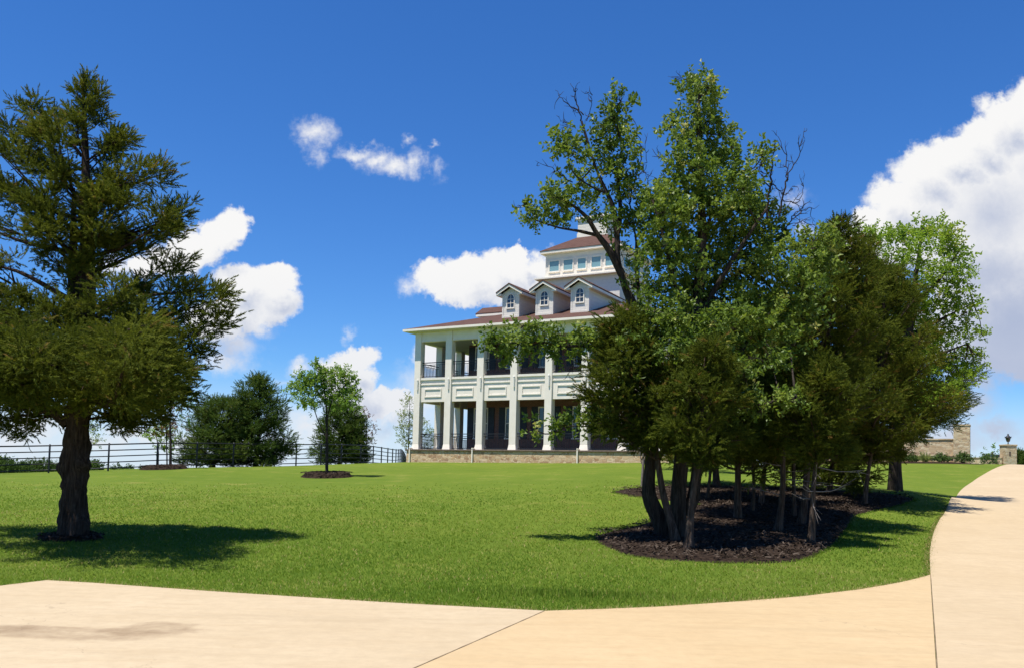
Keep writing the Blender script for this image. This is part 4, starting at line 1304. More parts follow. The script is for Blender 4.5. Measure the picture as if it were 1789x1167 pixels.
def broadleaf(name, label, base, d, trunk, blobs, mat, group=None, limbs=(), deadb=(), leaf=.26, dens=150, seed=3, bark=None, q=7, trunk_sides=10, zflat=1.0, tint0=.45, depth_jit=.6, cat='tree', part='crown', lump=.18, gap=.5, fit=.92):
    """broad tree. trunk: list of (px,py,depth offset,radius m); blobs: (px,py,rx,ry[,doff]) in photo pixels at distance d; limbs: lists like trunk"""
    r = np.random.default_rng(seed)
    base = np.asarray(base, float)
    T_ = empty(name, tuple(base), 0, label, cat, group)
    tb = Tubes(); sk = []
    allp = ([trunk] if trunk else []) + list(limbs)
    for k, br in enumerate(allp):
        pts = np.array([atd(b[0], b[1], d + b[2]) - base for b in br]); rd = np.array([b[3] for b in br])
        n = max(8, len(br) * 5)
        C = spline(pts, n); t = np.linspace(0, 1, len(br)); RR = np.interp(np.linspace(0, 1, n), t, rd)
        tb.add(C, RR, sides=trunk_sides if k == 0 else 7, lump=lump if k == 0 else .1, seed=seed + k); sk.append(C)
    SKP = np.vstack(sk) if sk else np.zeros((1, 3))
    P = []; D = []; S = []; tt = []
    m = d / F
    for bl in blobs:
        px, py, rx, ry = bl[:4]
        doff = bl[4] if len(bl) > 4 else r.normal(0, depth_jit)
        c = atd(px, py, d + doff) - base
        rx *= fit; ry *= fit
        R3 = np.array([rx * m, max(.7 * rx, .7 * ry, min(rx, ry)) * m * zflat, ry * m])
        n = int(dens * (R3[0] * R3[2] + .25 * R3[1] * (R3[0] + R3[2]))) + 6
        # clumps inside the blob
        v = unit(r.normal(size=(n, 3))) * (r.random(n) ** .45)[:, None]
        # ragged: push some clumps out, thin some regions away
        nz = np.sin(v @ r.normal(0, 3.2, 3) + r.random() * 6) + np.sin(v @ r.normal(0, 4.5, 3) + r.random() * 6)
        v = v * (1 + .16 * nz)[:, None]
        keep = r.random(n) < np.clip(1.0 - gap * (nz < -.5), 0, 1)
        v = v[keep]; n = len(v)
        if not n: continue
        pos_ = c + v * R3
        P.append(pos_); D.append(v * .9 + np.array([0, 0, .45]) + r.normal(0, .5, (n, 3)))
        S.append(leaf * r.uniform(.7, 1.3, n)); tt.append(np.clip(tint0 + r.normal(0, .10) + .10 * np.sin(nz[keep] * 2) + r.normal(0, .10, n), 0, .92) + (r.random(n) < .03) * .5)
        # twig from the nearest limb into the blob
        j = np.argmin(((SKP - c) ** 2).sum(1)); p0 = SKP[j]; L = np.linalg.norm(c - p0)
        if L > .08:
            C = spline([p0, (p0 + c) / 2 + np.array([0, 0, -.08 * L]) + r.normal(0, .06 * L, 3), c], 7)
            tb.add(C, np.linspace(min(.035, .012 + .012 * L), .008, 7), sides=5, cap=False)
        for k in range(min(6, n)):
            i = r.integers(n); tb.add(spline([c, (c + pos_[i]) / 2 + r.normal(0, .04, 3), pos_[i]], 5), np.linspace(.010, .003, 5), sides=4, cap=False)
    tb.build('trunk', bark or M_bark2, T_)
    crown_mesh(part, np.vstack(P), np.vstack(D), np.concatenate(S), np.clip(np.concatenate(tt), 0, 1), mat, T_, 'leaf', q, seed)
    if deadb:
        for br in deadb:
            td = Tubes()
            pts = np.array([atd(b[0], b[1], d + b[2]) - base for b in br]); rd = np.array([b[3] for b in br])
            n = max(8, len(br) * 5); C = spline(pts, n); C += r.normal(0, .018, C.shape)
            td.add(C, np.interp(np.linspace(0, 1, n), np.linspace(0, 1, len(br)), rd), sides=6)
            L = np.linalg.norm(C[-1] - C[0])
            for m_ in range(int(5 + 3 * L)):
                i = r.integers(2, n - 1); dd = unit(C[min(i + 1, n - 1)] - C[i - 1]); v = unit(dd * .8 + r.normal(0, .55, 3)); l = r.uniform(.12, .45) * (1 - .4 * i / n)
                C2 = spline([C[i], C[i] + v * l * .5 + r.normal(0, .03, 3), C[i] + v * l], 5); td.add(C2, np.linspace(.009, .003, 5), sides=4)
                if r.random() < .6: td.add(spline([C2[2], C2[2] + unit(v + r.normal(0, .6, 3)) * l * .45], 4), np.linspace(.005, .002, 4), sides=4)
            td.build('dead_branch', M_bark2, T_)
    return T_


# ---- the big cedar at the left
m17 = 17.5 / F
def big_trunk(T_):
    hh = np.linspace(-.2, 4.6, 70)
    r = np.random.default_rng(4)
    sides = 26; th = np.linspace(0, 2 * np.pi, sides, endpoint=False)
    V = []
    knobs = [(r.uniform(0, 6.28), r.uniform(.05, 2.6), r.uniform(.05, .15), r.uniform(.09, .20)) for _ in range(26)] + [(3.1, 1.35, .20, .20), (3.0, .65, .13, .16), (3.3, 1.9, .09, .15), (0.1, 1.2, .10, .12), (-.3, .25, .16, .2), (3.4, 2.35, .08, .13)]
    for h in hh:
        rad = .195 * (1 - .10 * h / 2.6 if h < 2.6 else .90 - .16 * (h - 2.6)) + .07 * math.exp(-max(h, 0) * 3.2)
        rr = rad * (1 + .16 * np.cos(2 * th) - .22 * np.exp(-((np.mod(th + np.pi / 2 + .25 + np.pi, 2 * np.pi) - np.pi) / .22) ** 2) + .05 * np.sin(5 * th + h * 1.3) + .035 * np.sin(9 * th - h * 2))
        for (a, z, amp, w) in knobs:
            da = (th - a + np.pi) % (2 * np.pi) - np.pi
            rr = rr + amp * .55 * np.exp(-((da * rad) ** 2 + (h - z) ** 2) / (2 * (w * .55) ** 2))
        rr = rr + r.normal(0, .006, sides)
        V.append(np.stack([rr * np.cos(th) + .012 * h, rr * np.sin(th), np.full(sides, h)], 1))
    V = np.vstack(V); n = len(hh)
    i = np.arange(n - 1)[:, None] * sides; j = np.arange(sides)[None]; jn = (j + 1) % sides
    Q = np.stack([i + j, i + jn, i + sides + jn, i + sides + j], -1).reshape(-1, 4)
    np_mesh('trunk', V, Q, M_bark, T_, smooth=True)
    t = Tubes()
    t.add(spline([(.06, 0, 4.2), (.02, 0, 6.0), (-.1, 0, 7.6), (-.22, 0, 9.1)], 20), np.linspace(.2, .02, 20), sides=8, lump=.1)
    t.add(spline([(-.1, .05, 3.6), (-.28, .12, 5.2), (-.4, .2, 7.0)], 14), np.linspace(.17, .03, 14), sides=8, lump=.1)
    t.add(spline([(-.2, 0, 2.2), (-.7, -.1, 2.6), (-1.4, -.3, 2.75), (-2.2, -.5, 2.55)], 14), np.linspace(.10, .025, 14), sides=7, lump=.1)
    t.add(spline([(.2, 0, 2.6), (.5, .1, 3.1), (1.1, .2, 3.5)], 10), np.linspace(.10, .03, 10), sides=7, lump=.1)
    t.build('limbs', M_bark, T_)
    g = MB()
    t = Tubes(); t.add(spline([(-.62, -.6, 2.5), (-.66, -.62, 2.1), (-.60, -.62, 1.75), (-.52, -.62, 1.62)], 10), [.006] * 10, sides=5); t.build('hanging_vine', M_twig, T_)


def tipL(px, py, doff=0.0):
    q = atd(px, py, 17.5 + doff) - TB; return q


ext = []
for (px, py, h, do) in [(183, 168, 8.2, 0), (160, 140, 8.6, .1), (236, 226, 7.4, -.2), (205, 250, 7.1, .3), (308, 296, 6.5, .0), (262, 300, 6.4, -.5), (346, 366, 5.7, .2), (310, 372, 5.5, -.6), (240, 345, 5.9, -.9), (330, 395, 5.1, .6), (410, 500, 4.1, 0), (395, 520, 4.0, -.4), (340, 455, 4.3, .5), (414, 558, 3.6, .3), (380, 575, 3.5, -.5), (370, 612, 3.2, .4), (345, 640, 3.0, -.3), (330, 675, 2.9, .2), (300, 720, 2.8, .5), (270, 735, 2.7, -.2), (355, 690, 2.9, .6), (230, 650, 3.0, -1.5), (180, 610, 3.4, -2.2), (280, 560, 3.8, -1.5), (50, 610, 3.5, -1.8), (30, 520, 4.2, -1.2), (230, 520, 4.2, -1.7), (70, 400, 5.6, -1.5), (180, 390, 5.6, -1.2), (190, 330, 6.2, -1.0), (100, 300, 6.6, -1.1), (60, 350, 6.0, -.9),
                        (30, 178, 7.6, .2), (55, 215, 7.3, -.3), (5, 228, 7.0, .1), (20, 262, 6.8, -.5), (-40, 300, 6.3, .2), (-60, 380, 5.6, 0), (-70, 470, 4.6, .3), (-110, 540, 4.0, 0), (-90, 600, 3.4, -.5), (-20, 650, 3.0, -.9), (15, 700, 2.9, -.6), (-30, 735, 2.6, -.3), (20, 755, 2.6, .2), (-50, 690, 2.9, .3), (60, 690, 2.9, .8), (45, 640, 3.2, -1.2),
    (215, 655, 3.0, -3.2), (40, 640, 3.1, -3.4), (300, 610, 3.4, -2.6), (-40, 570, 3.4, -3.0), (0, 660, 3.0, -3.3), (265, 570, 3.9, -3.0), (-90, 640, 3.0, -2.4),  (230, 620, 3.2, -4.0), (50, 620, 3.2, -4.0), (-150, 560, 3.6, -1.0), (-140, 640, 3.0, -2.0), (-60, 630, 3.1, -3.6), (-170, 600, 3.3, .3), (330, 640, 3.0, -2.0)]:
    ext.append((h, 0, 1, tipL(125 + (px - 125) * (.91 if px > 150 else .97), py + (6 if px > 150 else 0), do)))
profL = [(2.2, 1.3), (2.7, 2.3), (3.3, 2.75), (4.2, 3.0), (4.9, 2.5), (5.3, 1.6), (5.8, 2.2), (6.4, 2.0), (7.2, 1.45), (7.8, .85), (8.3, .45), (8.8, .2), (9.25, .05)]
cedar('cedar_tree', 'huge dark green cedar with a thick knobbly trunk, cut by the left edge', TB, (935 - 118) * m17, profL, 2.55, 40, None, L_cedar, extra=ext, trunk_builder=big_trunk, dens=2.4, spray=.205, q=40, seed=11, lean=(-.22, 0), jit=(.3, .9), front=.1, clump=.86)

# ---- the grove in the mulch bed
GR = 'trees growing in the mulch bed'
def pxm(d): return F / d
def grove(label, bx, by, top_y, rpx, h0y, seed, lean_px=0, tr=.07, dead=0, nb=40, dens=1.0, top_x=None, kind=L_cedar_b, fat=.4, tint0=.42, tips=()):
    b = at(bx, by); d = b[1]; m = d / F
    H = (by - top_y) * m; h0 = (by - h0y - 44) * m; R = rpx * 1.12 * m; nb = int(nb * 1.25)
    prof = [(h0 * .9, R * .62), (h0 + (H - h0) * .22, R), (h0 + (H - h0) * .5, R * .82), (h0 + (H - h0) * .8, R * fat), (H, .06)]
    lx = ((top_x if top_x is not None else bx) - bx) * m
    ex_ = [(max(.5, (by - py_) * m * .9), 0, 1, atd(px_, py_, d + do_) - b) for (px_, py_, do_) in tips]
    return cedar('cedar_tree', label, b, H, prof, h0, nb, None, kind, GR, extra=ex_, bark=M_bark3, trunk_r=tr, lean=(lx, 0), dens=dens * 2.1, spray=.228, q=40, clump=1.05, jit=(.3, 1.45), upr=(-.35, .40), seed=seed, dead=dead, tint0=tint0)


grove('leafy cedar at the left front of the grove, its foliage reaching towards the house columns', 1178, 948, 552, 74, 742, 21, tr=.09, top_x=1096, nb=40, dens=.9, tips=[(1030, 642, 0), (1024, 690, .2), (1040, 738, -.1), (1058, 566, 0), (1082, 548, .1), (1132, 762, -.3), (1172, 778, -.4), (1150, 690, -1.0), (1100, 640, -.9), (1066, 700, -.7), (1118, 600, -.6), (1104, 756, .4), (1048, 610, .3), (1180, 640, -.8)])
grove('cedar with a slim pale trunk leaning right at the very front of the mulch bed', 1204, 962, 600, 44, 765, 22, tr=.085, top_x=1232, nb=26, dens=.8, tint0=.36, tips=[(1170, 740, -.5), (1278, 640, -.3), (1290, 700, .1), (1262, 790, 0), (1240, 800, -.4), (1206, 770, -.6), (1250, 610, -.5), (1200, 670, -.7), (1300, 760, .2)])
grove('cedar with a forked trunk in the middle of the grove, front row', 1292, 908, 540, 84, 765, 23, tr=.10, top_x=1275, nb=60, dead=2)
grove('thin-trunked cedar behind the forked one in the middle of the grove', 1332, 882, 520, 78, 760, 24, tr=.075, top_x=1340, nb=50)
grove('cedar with bare whitish dead twigs low on its reddish trunk', 1360, 932, 600, 50, 748, 25, tr=.085, top_x=1378, nb=34, dead=7, tint0=.5, tips=[(1318, 690, -.4), (1420, 640, -.3), (1400, 700, -.5), (1330, 770, 0), (1412, 768, .1), (1368, 640, -.6), (1430, 690, 0)])
grove('tallest cedar of the grove with a pointed top against the cloud', 1398, 918, 378, 88, 755, 26, tr=.095, top_x=1464, nb=66, dead=4, fat=.5)
grove('short cedar leaning right with low dead branches, right front of the grove', 1413, 950, 630, 46, 765, 27, tr=.07, top_x=1445, nb=32, dead=7, tint0=.38, tips=[(1470, 720, -.3), (1500, 690, 0), (1478, 790, .1), (1392, 700, -.4), (1440, 660, -.5), (1400, 790, 0)])
grove('cedar with a dense low skirt of needles at the back right of the grove', 1448, 862, 410, 92, 800, 28, tr=.085, top_x=1510, nb=66, fat=.55)
grove('rightmost cedar of the mulch bed on a thin straight trunk', 1512, 882, 470, 86, 750, 29, tr=.07, top_x=1552, nb=62, fat=.55, tint0=.52)
grove('cedar standing at the back edge of the mulch bed behind the big dark trunks', 1254, 850, 520, 92, 765, 30, tr=.12, top_x=1210, nb=56)
grove('thin pale-stemmed cedar between the big dark trunks and the forked cedar', 1237, 872, 560, 60, 748, 31, tr=.05, top_x=1246, nb=40, tint0=.46)
grove('very thin cedar close to the right of the forked one', 1314, 896, 540, 56, 752, 32, tr=.05, top_x=1316, nb=40, tint0=.36)
grove('slim straight cedar just left of the tallest one', 1384, 905, 500, 60, 748, 33, tr=.06, top_x=1400, nb=44, tint0=.40)

# oak with dead twigs, leaning left
dA = 20.2
bA = at(1160, 938)
trunkA = [(1162, 945, 0, .19), (1150, 905, -.02, .165), (1134, 862, -.05, .15), (1138, 800, 0, .135), (1136, 740, 0, .13), (1128, 640, 0, .125), (1112, 550, 0, .12), (1090, 494, 0, .115), (1080, 455, 0, .09), (1078, 415, 0, .075), (1072, 368, 0, .06), (1060, 338, 0, .05), (1042, 297, .05, .04), (1026, 246, .1, .028), (1016, 212, .1, .02)]
limbA = [
    [(1086, 480, 0, .10), (1066, 440, -.05, .085), (1045, 412, -.1, .07), (1026, 382, -.15, .055), (1004, 362, -.2, .035), (980, 350, -.25, .02)],
    [(1045, 412, -.1, .05), (1010, 404, -.2, .032), (975, 398, -.3, .02), (935, 385, -.3, .012)],
    [(1078, 415, 0, .06), (1084, 370, .1, .05), (1080, 320, .2, .04), (1086, 260, .2, .028), (1078, 215, .2, .02), (1086, 172, .2, .01)],
    [(1128, 640, 0, .07), (1118, 540, .3, .06), (1112, 470, .3, .05), (1112, 420, .3, .035)],
    [(1060, 338, 0, .03), (1030, 325, -.1, .02), (1000, 300, -.1, .012), (990, 262, -.1, .008)],
    [(1134, 660, 0, .07), (1095, 622, -.4, .05), (1040, 606, -.7, .04), (985, 604, -.9, .03), (930, 596, -1.0, .02), (868, 604, -1.1, .010)],
    [(1138, 780, -.2, .045), (1110, 758, -.5, .03), (1060, 748, -.8, .02), (1000, 744, -1.0, .014), (975, 752, -1., .006)],
]
blobA = [(1084, 178, 18, 26), (1074, 208, 24, 20), (1056, 226, 30, 24), (1080, 244, 34, 32), (1068, 280, 34, 26), (990, 244, 36, 22), (1000, 272, 26, 26), (985, 258, 22, 16), (1088, 292, 32, 36), (1008, 322, 40, 24), (968, 346, 42, 14), (1032, 354, 28, 20), (985, 362, 34, 16), (934, 381, 32, 14), (972, 388, 38, 16), (922, 372, 14, 10), (1092, 335, 22, 34), (1066, 402, 16, 16), (1086, 446, 20, 22), (1050, 374, 22, 16), (1100, 390, 18, 22), (1108, 500, 16, 16),
         (868, 600, 24, 22, -1.1), (905, 598, 32, 26, -1.0), (945, 600, 34, 22, -.95), (985, 604, 34, 24, -.9), (1022, 602, 28, 22, -.8), (880, 622, 18, 12, -1.1), (960, 582, 20, 12, -.9), (1048, 590, 26, 26, -.7), (912, 570, 16, 10, -1.), (850, 598, 8, 8, -1.1),
         (930, 745, 11, 15, -1.1), (988, 742, 20, 13, -1.), (1020, 734, 28, 14, -.9), (1060, 738, 34, 18, -.8), (1092, 748, 24, 14, -.6), (968, 756, 10, 8, -1.), (1040, 752, 16, 10, -.9)]
deadA = [
    [(1016, 212, .1, .018), (1008, 180, .1, .014), (998, 146, .1, .004)], [(1020, 200, .1, .015), (990, 182, 0, .011), (970, 160, 0, .004)], [(1026, 212, .1, .012), (1034, 180, .1, .008), (1030, 158, .1, .004)],
    [(1000, 320, -.1, .014), (975, 300, -.2, .010), (936, 282, -.3, .003)], [(1004, 222, 0, .012), (982, 214, 0, .008), (976, 206, 0, .003)],
    [(1112, 420, .3, .025), (1100, 350, .3, .018), (1108, 320, .3, .016), (1120, 262, .3, .012), (1108, 208, .3, .004)], [(1108, 320, .3, .012), (1126, 290, .3, .008), (1130, 240, .3, .004)], [(1112, 400, .3, .015), (1126, 330, .3, .010), (1142, 295, .3, .003)],
    [(1010, 612, -.8, .012), (1004, 636, -.85, .010), (992, 650, -.9, .006), (998, 664, -.9, .003)], [(1052, 606, -.7, .012), (1056, 630, -.7, .009), (1044, 652, -.7, .004)], [(932, 360, -.3, .010), (918, 356, -.3, .006), (908, 366, -.3, .003)],
]
broadleaf('oak_tree', 'leaning oak with bare dead twigs at its top, left side of the grove', bA, dA, trunkA, blobA, L_broad, GR, limbA, deadA, leaf=.33, dens=330, seed=41, q=9, depth_jit=.35, lump=.3, fit=.82, gap=.8)

# tall oak
dB = 19.8
bB = at(1190, 934)
trunkB = [(1184, 940, 0, .20), (1186, 880, 0, .17), (1190, 800, 0, .16), (1200, 700, 0, .15), (1212, 600, 0, .14), (1222, 500, 0, .12), (1226, 400, 0, .10), (1224, 300, 0, .07), (1220, 220, 0, .045), (1222, 150, 0, .015)]
limbB = [[(1212, 600, 0, .08), (1180, 500, -.4, .06), (1158, 410, -.6, .035), (1140, 350, -.6, .02)], [(1218, 560, 0, .08), (1270, 470, -.3, .06), (1315, 400, -.3, .04), (1340, 365, -.2, .03)], [(1224, 420, 0, .05), (1262, 340, .2, .03), (1292, 300, .2, .012)], [(1224, 330, 0, .04), (1190, 260, .1, .02), (1172, 220, .1, .01)],
         [(1192, 780, -.1, .06), (1230, 738, -.8, .04), (1275, 718, -1.4, .025), (1330, 706, -1.7, .018), (1390, 694, -1.9, .008)],
         [(1200, 900, .1, .15), (1214, 850, .1, .13), (1218, 780, .1, .12), (1216, 700, .1, .10)], [(1230, 520, 0, .07), (1320, 460, .2, .05), (1390, 430, .3, .03), (1430, 420, .3, .015)]]
blobB = [(1222, 140, 28, 18), (1238, 155, 20, 14), (1208, 158, 24, 18), (1226, 178, 30, 22), (1216, 198, 28, 22), (1238, 214, 34, 26), (1210, 238, 34, 24), (1256, 236, 26, 22), (1170, 226, 13, 20), (1182, 246, 16, 14), (1234, 264, 46, 30), (1278, 256, 14, 10), (1212, 294, 52, 34), (1258, 286, 40, 34), (1196, 322, 48, 32), (1250, 330, 54, 38), (1294, 306, 12, 22), (1298, 330, 26, 26), (1148, 340, 30, 30), (1166, 362, 40, 34), (1200, 370, 60, 36), (1268, 370, 58, 40), (1310, 352, 36, 32), (1136, 378, 34, 34), (1156, 410, 44, 36), (1234, 415, 60, 42), (1312, 388, 44, 34), (1352, 376, 28, 22), (1296, 436, 62, 40), (1352, 428, 38, 32), (1174, 456, 56, 42), (1236, 474, 70, 44), (1314, 486, 62, 44), (1372, 464, 44, 34), (1412, 438, 36, 26), (1140, 440, 24, 24), (1194, 514, 56, 34), (1412, 474, 38, 28), (1260, 530, 70, 36), (1340, 530, 56, 36), (1448, 420, 24, 20), (1400, 510, 40, 30), (1150, 500, 26, 26), (1440, 470, 30, 24),
         (1190, 556, 60, 34, -.9), (1270, 570, 66, 34, -1.), (1340, 560, 50, 34, -.9), (1235, 600, 50, 26, -1.1), (1140, 548, 34, 28, -.7), (1300, 610, 40, 20, -1.), (1400, 556, 34, 26, -.6), (1226, 640, 26, 16, -1.2), (1380, 600, 26, 18, -.9),
         (1120, 600, 34, 20, -1.2), (1175, 620, 36, 20, -1.4), (1100, 652, 18, 12, -1.3), (1300, 652, 30, 15, -1.6), (1215, 690, 24, 12, -1.7), (1350, 640, 24, 14, -1.3), (1150, 575, 34, 20, -1.0),
         (1333, 272, 16, 14), (1328, 290, 10, 10),
         (1262, 716, 34, 13, -1.4), (1308, 706, 34, 15, -1.6), (1350, 700, 24, 11, -1.8), (1388, 694, 14, 10, -1.9), (1240, 730, 18, 10, -1.), (1330, 716, 18, 8, -1.7), (1284, 724, 20, 8, -1.5)]
deadB = [
    [(1341, 380, -.2, .028), (1344, 330, -.2, .022), (1354, 250, -.2, .004)], [(1344, 330, -.2, .016), (1330, 300, -.2, .012), (1334, 262, -.2, .006)], [(1346, 320, -.2, .014), (1372, 340, -.1, .010), (1388, 322, 0, .004)],
    [(1362, 380, -.2, .022), (1376, 310, -.2, .018), (1396, 272, -.2, .010), (1406, 224, -.2, .004)], [(1376, 320, -.2, .014), (1372, 270, -.1, .010), (1354, 230, -.1, .003)], [(1366, 350, -.2, .012), (1398, 350, -.1, .008), (1404, 300, 0, .003)],
    [(1364, 420, .2, .022), (1380, 388, .2, .016), (1400, 362, .2, .010), (1404, 346, .2, .004)], [(1382, 384, .2, .012), (1404, 368, .2, .009), (1432, 362, .3, .003)], [(1384, 396, .2, .010), (1410, 384, .2, .006), (1424, 386, .2, .003)],
    [(1172, 300, 0, .012), (1162, 282, 0, .009), (1150, 265, 0, .003)], [(1160, 300, 0, .008), (1170, 290, 0, .005), (1176, 282, 0, .003)], [(1198, 150, 0, .008), (1190, 138, 0, .005), (1186, 126, 0, .003)],
    [(1350, 640, -1.2, .012), (1330, 628, -1.4, .008), (1306, 622, -1.5, .004)], [(1340, 634, -1.3, .008), (1345, 610, -1.4, .005), (1350, 596, -1.4, .003)],
]
broadleaf('oak_tree', 'tallest tree of the grove, a narrow leafy oak rising to a tufted top', bB, dB, trunkB, blobB, L_broad, GR, limbB, deadB, leaf=.33, dens=340, seed=42, q=9, depth_jit=.5, lump=.2, fit=.86, gap=.8)

# thin dead stem at the left of the bed
bS = at(1122, 848)
S_ = empty('dead_sapling', tuple(bS), 0, 'thin pale dead stem hung with dry vines beside the dark leaning trunk', 'tree')
t = Tubes()
ds = bS[1]
for k, pts in enumerate([[(1121, 850), (1124, 800), (1122, 760), (1120, 700)], [(1122, 830), (1128, 790), (1130, 760)], [(1121, 810), (1117, 780), (1119, 750)]]):
    C = spline([atd(x, y, ds) - bS for (x, y) in pts], 12); t.add(C, np.linspace(.05 if k == 0 else .02, .012, 12), sides=7, lump=.3, seed=k)
t.build('stem', M_twig, S_)

# ---- the light green tree behind the grove
dR = 34.0
bR = onground(1565, 857, dR)
trunkR = [(1564, 862, 0, .29), (1564, 845, 0, .25), (1564, 800, 0, .235), (1568, 730, 0, .22), (1578, 640, 0, .18), (1590, 560, 0, .15), (1598, 500, 0, .11), (1606, 440, 0, .06), (1612, 400, 0, .03)]
limbR = [[(1580, 620, 0, .10), (1545, 540, .3, .07), (1530, 450, .4, .04)], [(1592, 540, 0, .09), (1640, 490, -.3, .06), (1675, 440, -.3, .03)], [(1586, 590, 0, .08), (1640, 560, .2, .05), (1700, 530, .3, .02)], [(1576, 650, 0, .07), (1640, 620, -.3, .05), (1690, 600, -.3, .02)]]
blobR = [(1630, 402, 40, 18), (1612, 414, 40, 22), (1655, 412, 24, 16), (1578, 420, 44, 28), (1528, 416, 40, 22), (1500, 406, 16, 10), (1516, 450, 34, 34), (1604, 458, 56, 36), (1656, 452, 42, 34), (1680, 470, 22, 24), (1682, 506, 26, 30), (1632, 504, 50, 34), (1560, 480, 44, 32), (1556, 520, 42, 36), (1600, 540, 44, 30), (1656, 542, 42, 24), (1708, 535, 16, 7), (1690, 545, 20, 10), (1648, 582, 44, 22), (1692, 588, 22, 14), (1715, 584, 12, 6), (1632, 616, 48, 32), (1686, 626, 30, 22), (1712, 622, 8, 8), (1664, 650, 38, 26), (1600, 592, 44, 36), (1596, 640, 44, 34), (1560, 600, 40, 40), (1700, 640, 14, 10), (1540, 560, 40, 40), (1660, 430, 20, 12), (1530, 600, 40, 40, -.6), (1605, 690, 40, 28, -1.2), (1648, 690, 32, 22, -1.2), (1575, 660, 36, 28, -1.2), (1690, 660, 20, 14, -.6)]
broadleaf('maple_tree', 'broad light green tree on a thick dark trunk between the grove and the stone wall', bR, dR, trunkR, blobR, L_light, None, limbR, leaf=.36, dens=230, seed=43, q=7, depth_jit=1.0, gap=.75)
bR2 = onground(1568, 850, 36.5)
mR2 = 36.5 / F
exR = [(3.2, 0, 1, atd(1568 + (px - 1568) * .86, py - 4, 36.5 + do) - bR2) for (px, py, do) in [(1712, 672, 0), (1722, 662, .3), (1705, 690, -.4), (1715, 710, .2), (1690, 722, -.5), (1680, 740, .2), (1650, 742, -.3), (1640, 725, -1), (1620, 760, -.4), (1600, 775, .2), (1660, 690, -1.2), (1640, 660, -1.0), (1575, 765, -.6), (1530, 770, 0), (1615, 770, .6), (1560, 740, -1)]]
cedar('cedar_tree', 'dark cedar with low drooping boughs just behind the thick trunk of the light green tree', bR2, 8.0, [(1.9, 1.6), (3.2, 2.3), (5, 1.8), (7, .8), (8, .1)], 2.2, 40, None, L_cedar_far, extra=exR, trunk_r=.13, spray=.40, q=14, seed=47, dens=.9)
# tree hidden behind the grove: it throws the long shadow on the rear lawn
bH = onground(1190, 832, 41)
dH = 41
broadleaf('shade_tree', 'round green tree behind the grove, shadowing the rear lawn near the house', bH, dH, [(1190, 835, 0, .16), (1192, 760, 0, .13), (1195, 680, 0, .10), (1196, 620, 0, .05)], [(1190, 640, 60, 40), (1150, 665, 46, 34), (1235, 660, 50, 36), (1190, 690, 70, 30), (1195, 600, 46, 30), (1250, 690, 36, 26)], L_light, None, [], leaf=.4, dens=90, seed=49, q=7, depth_jit=.6)

# ---- young trees and shrubs at the fence
d1 = 40.0
saptr = [(571, 832, 0, .075), (571, 790, 0, .065), (571, 752, 0, .06), (570, 715, 0, .035), (566, 670, 0, .02), (562, 640, 0, .008)]
sapl = [[(571, 765, 0, .035), (556, 735, -.1, .025), (546, 705, -.1, .018), (534, 680, -.1, .008)], [(571, 760, 0, .035), (574, 720, .1, .025), (590, 680, .1, .015), (604, 655, .1, .006)], [(570, 735, 0, .025), (580, 700, -.2, .018), (596, 690, -.2, .008)], [(570, 745, 0, .02), (562, 700, .2, .015), (548, 660, .2, .006)]]
blS = [(552, 640, 9, 9), (560, 652, 16, 12), (533, 662, 22, 14), (522, 680, 17, 14), (510, 678, 7, 5), (548, 672, 26, 16), (575, 666, 22, 16), (595, 655, 20, 14), (612, 668, 14, 14), (604, 688, 22, 14), (583, 690, 22, 14), (556, 692, 22, 14), (532, 698, 18, 12), (620, 692, 8, 12), (600, 708, 20, 9), (570, 708, 14, 8), (545, 712, 10, 7), (615, 706, 10, 10)]
broadleaf('young_tree', 'young tree with an airy bright green crown in a mulch ring before the fence', SB1, d1, saptr, blS, L_sap, 'young trees on the lawn', sapl, leaf=.32, dens=300, seed=51, q=7, depth_jit=.35, gap=.4, fit=1.0, tint0=.55)
d2 = 46.0
broadleaf('young_tree', 'slender young tree with some reddish dead leaves by the fence, partly behind the big cedar', SB2, d2, [(298, 819, 0, .075), (298, 770, 0, .06), (297, 730, 0, .045), (300, 690, 0, .02)], [(300, 700, 16, 14), (318, 712, 14, 12), (282, 712, 14, 12), (330, 700, 12, 12), (308, 690, 14, 10), (320, 735, 10, 8), (300, 668, 12, 12), (320, 680, 12, 12)], L_sap, 'young trees on the lawn', [[(298, 745, 0, .03), (315, 715, 0, .02), (328, 700, 0, .008)]], leaf=.32, dens=110, seed=52, q=7, depth_jit=.3)
broadleaf('dry_tree', 'small tree with dry reddish brown leaves hanging beside the slender young tree', onground(292, 815, 47.5), 47.5, [(292, 817, 0, .04), (291, 770, 0, .03), (290, 720, 0, .02)], [(288, 730, 14, 18), (298, 752, 12, 14), (310, 742, 12, 14), (282, 752, 9, 9), (300, 718, 12, 12)], L_red, None, [], leaf=.3, dens=100, seed=53, q=7, depth_jit=.2)
broadleaf('leafy_shrub', 'yellow-green leafy shrub behind the fence, left of the slender young tree', onground(275, 812, 51), 51, [(276, 815, 0, .05), (276, 780, 0, .04), (272, 756, 0, .02)], [(270, 758, 16, 12), (286, 770, 18, 16), (258, 760, 9, 8), (290, 748, 14, 12), (300, 780, 14, 18), (282, 750, 12, 10)], L_light, None, [], leaf=.36, dens=110, seed=54, q=7, depth_jit=.3, cat='shrub')
broadleaf('young_tree', 'pale green young tree behind the fence, half hidden by the thick cedar trunk', onground(152, 815, 55), 55, [(150, 818, 0, .05), (152, 770, 0, .04), (156, 735, 0, .015)], [(156, 730, 14, 14), (166, 752, 14, 14), (160, 772, 14, 10), (150, 748, 12, 14), (172, 768, 8, 6), (158, 712, 9, 9)], L_pale, 'young trees behind the fence', [], leaf=.36, dens=80, seed=55, q=5, depth_jit=.3)


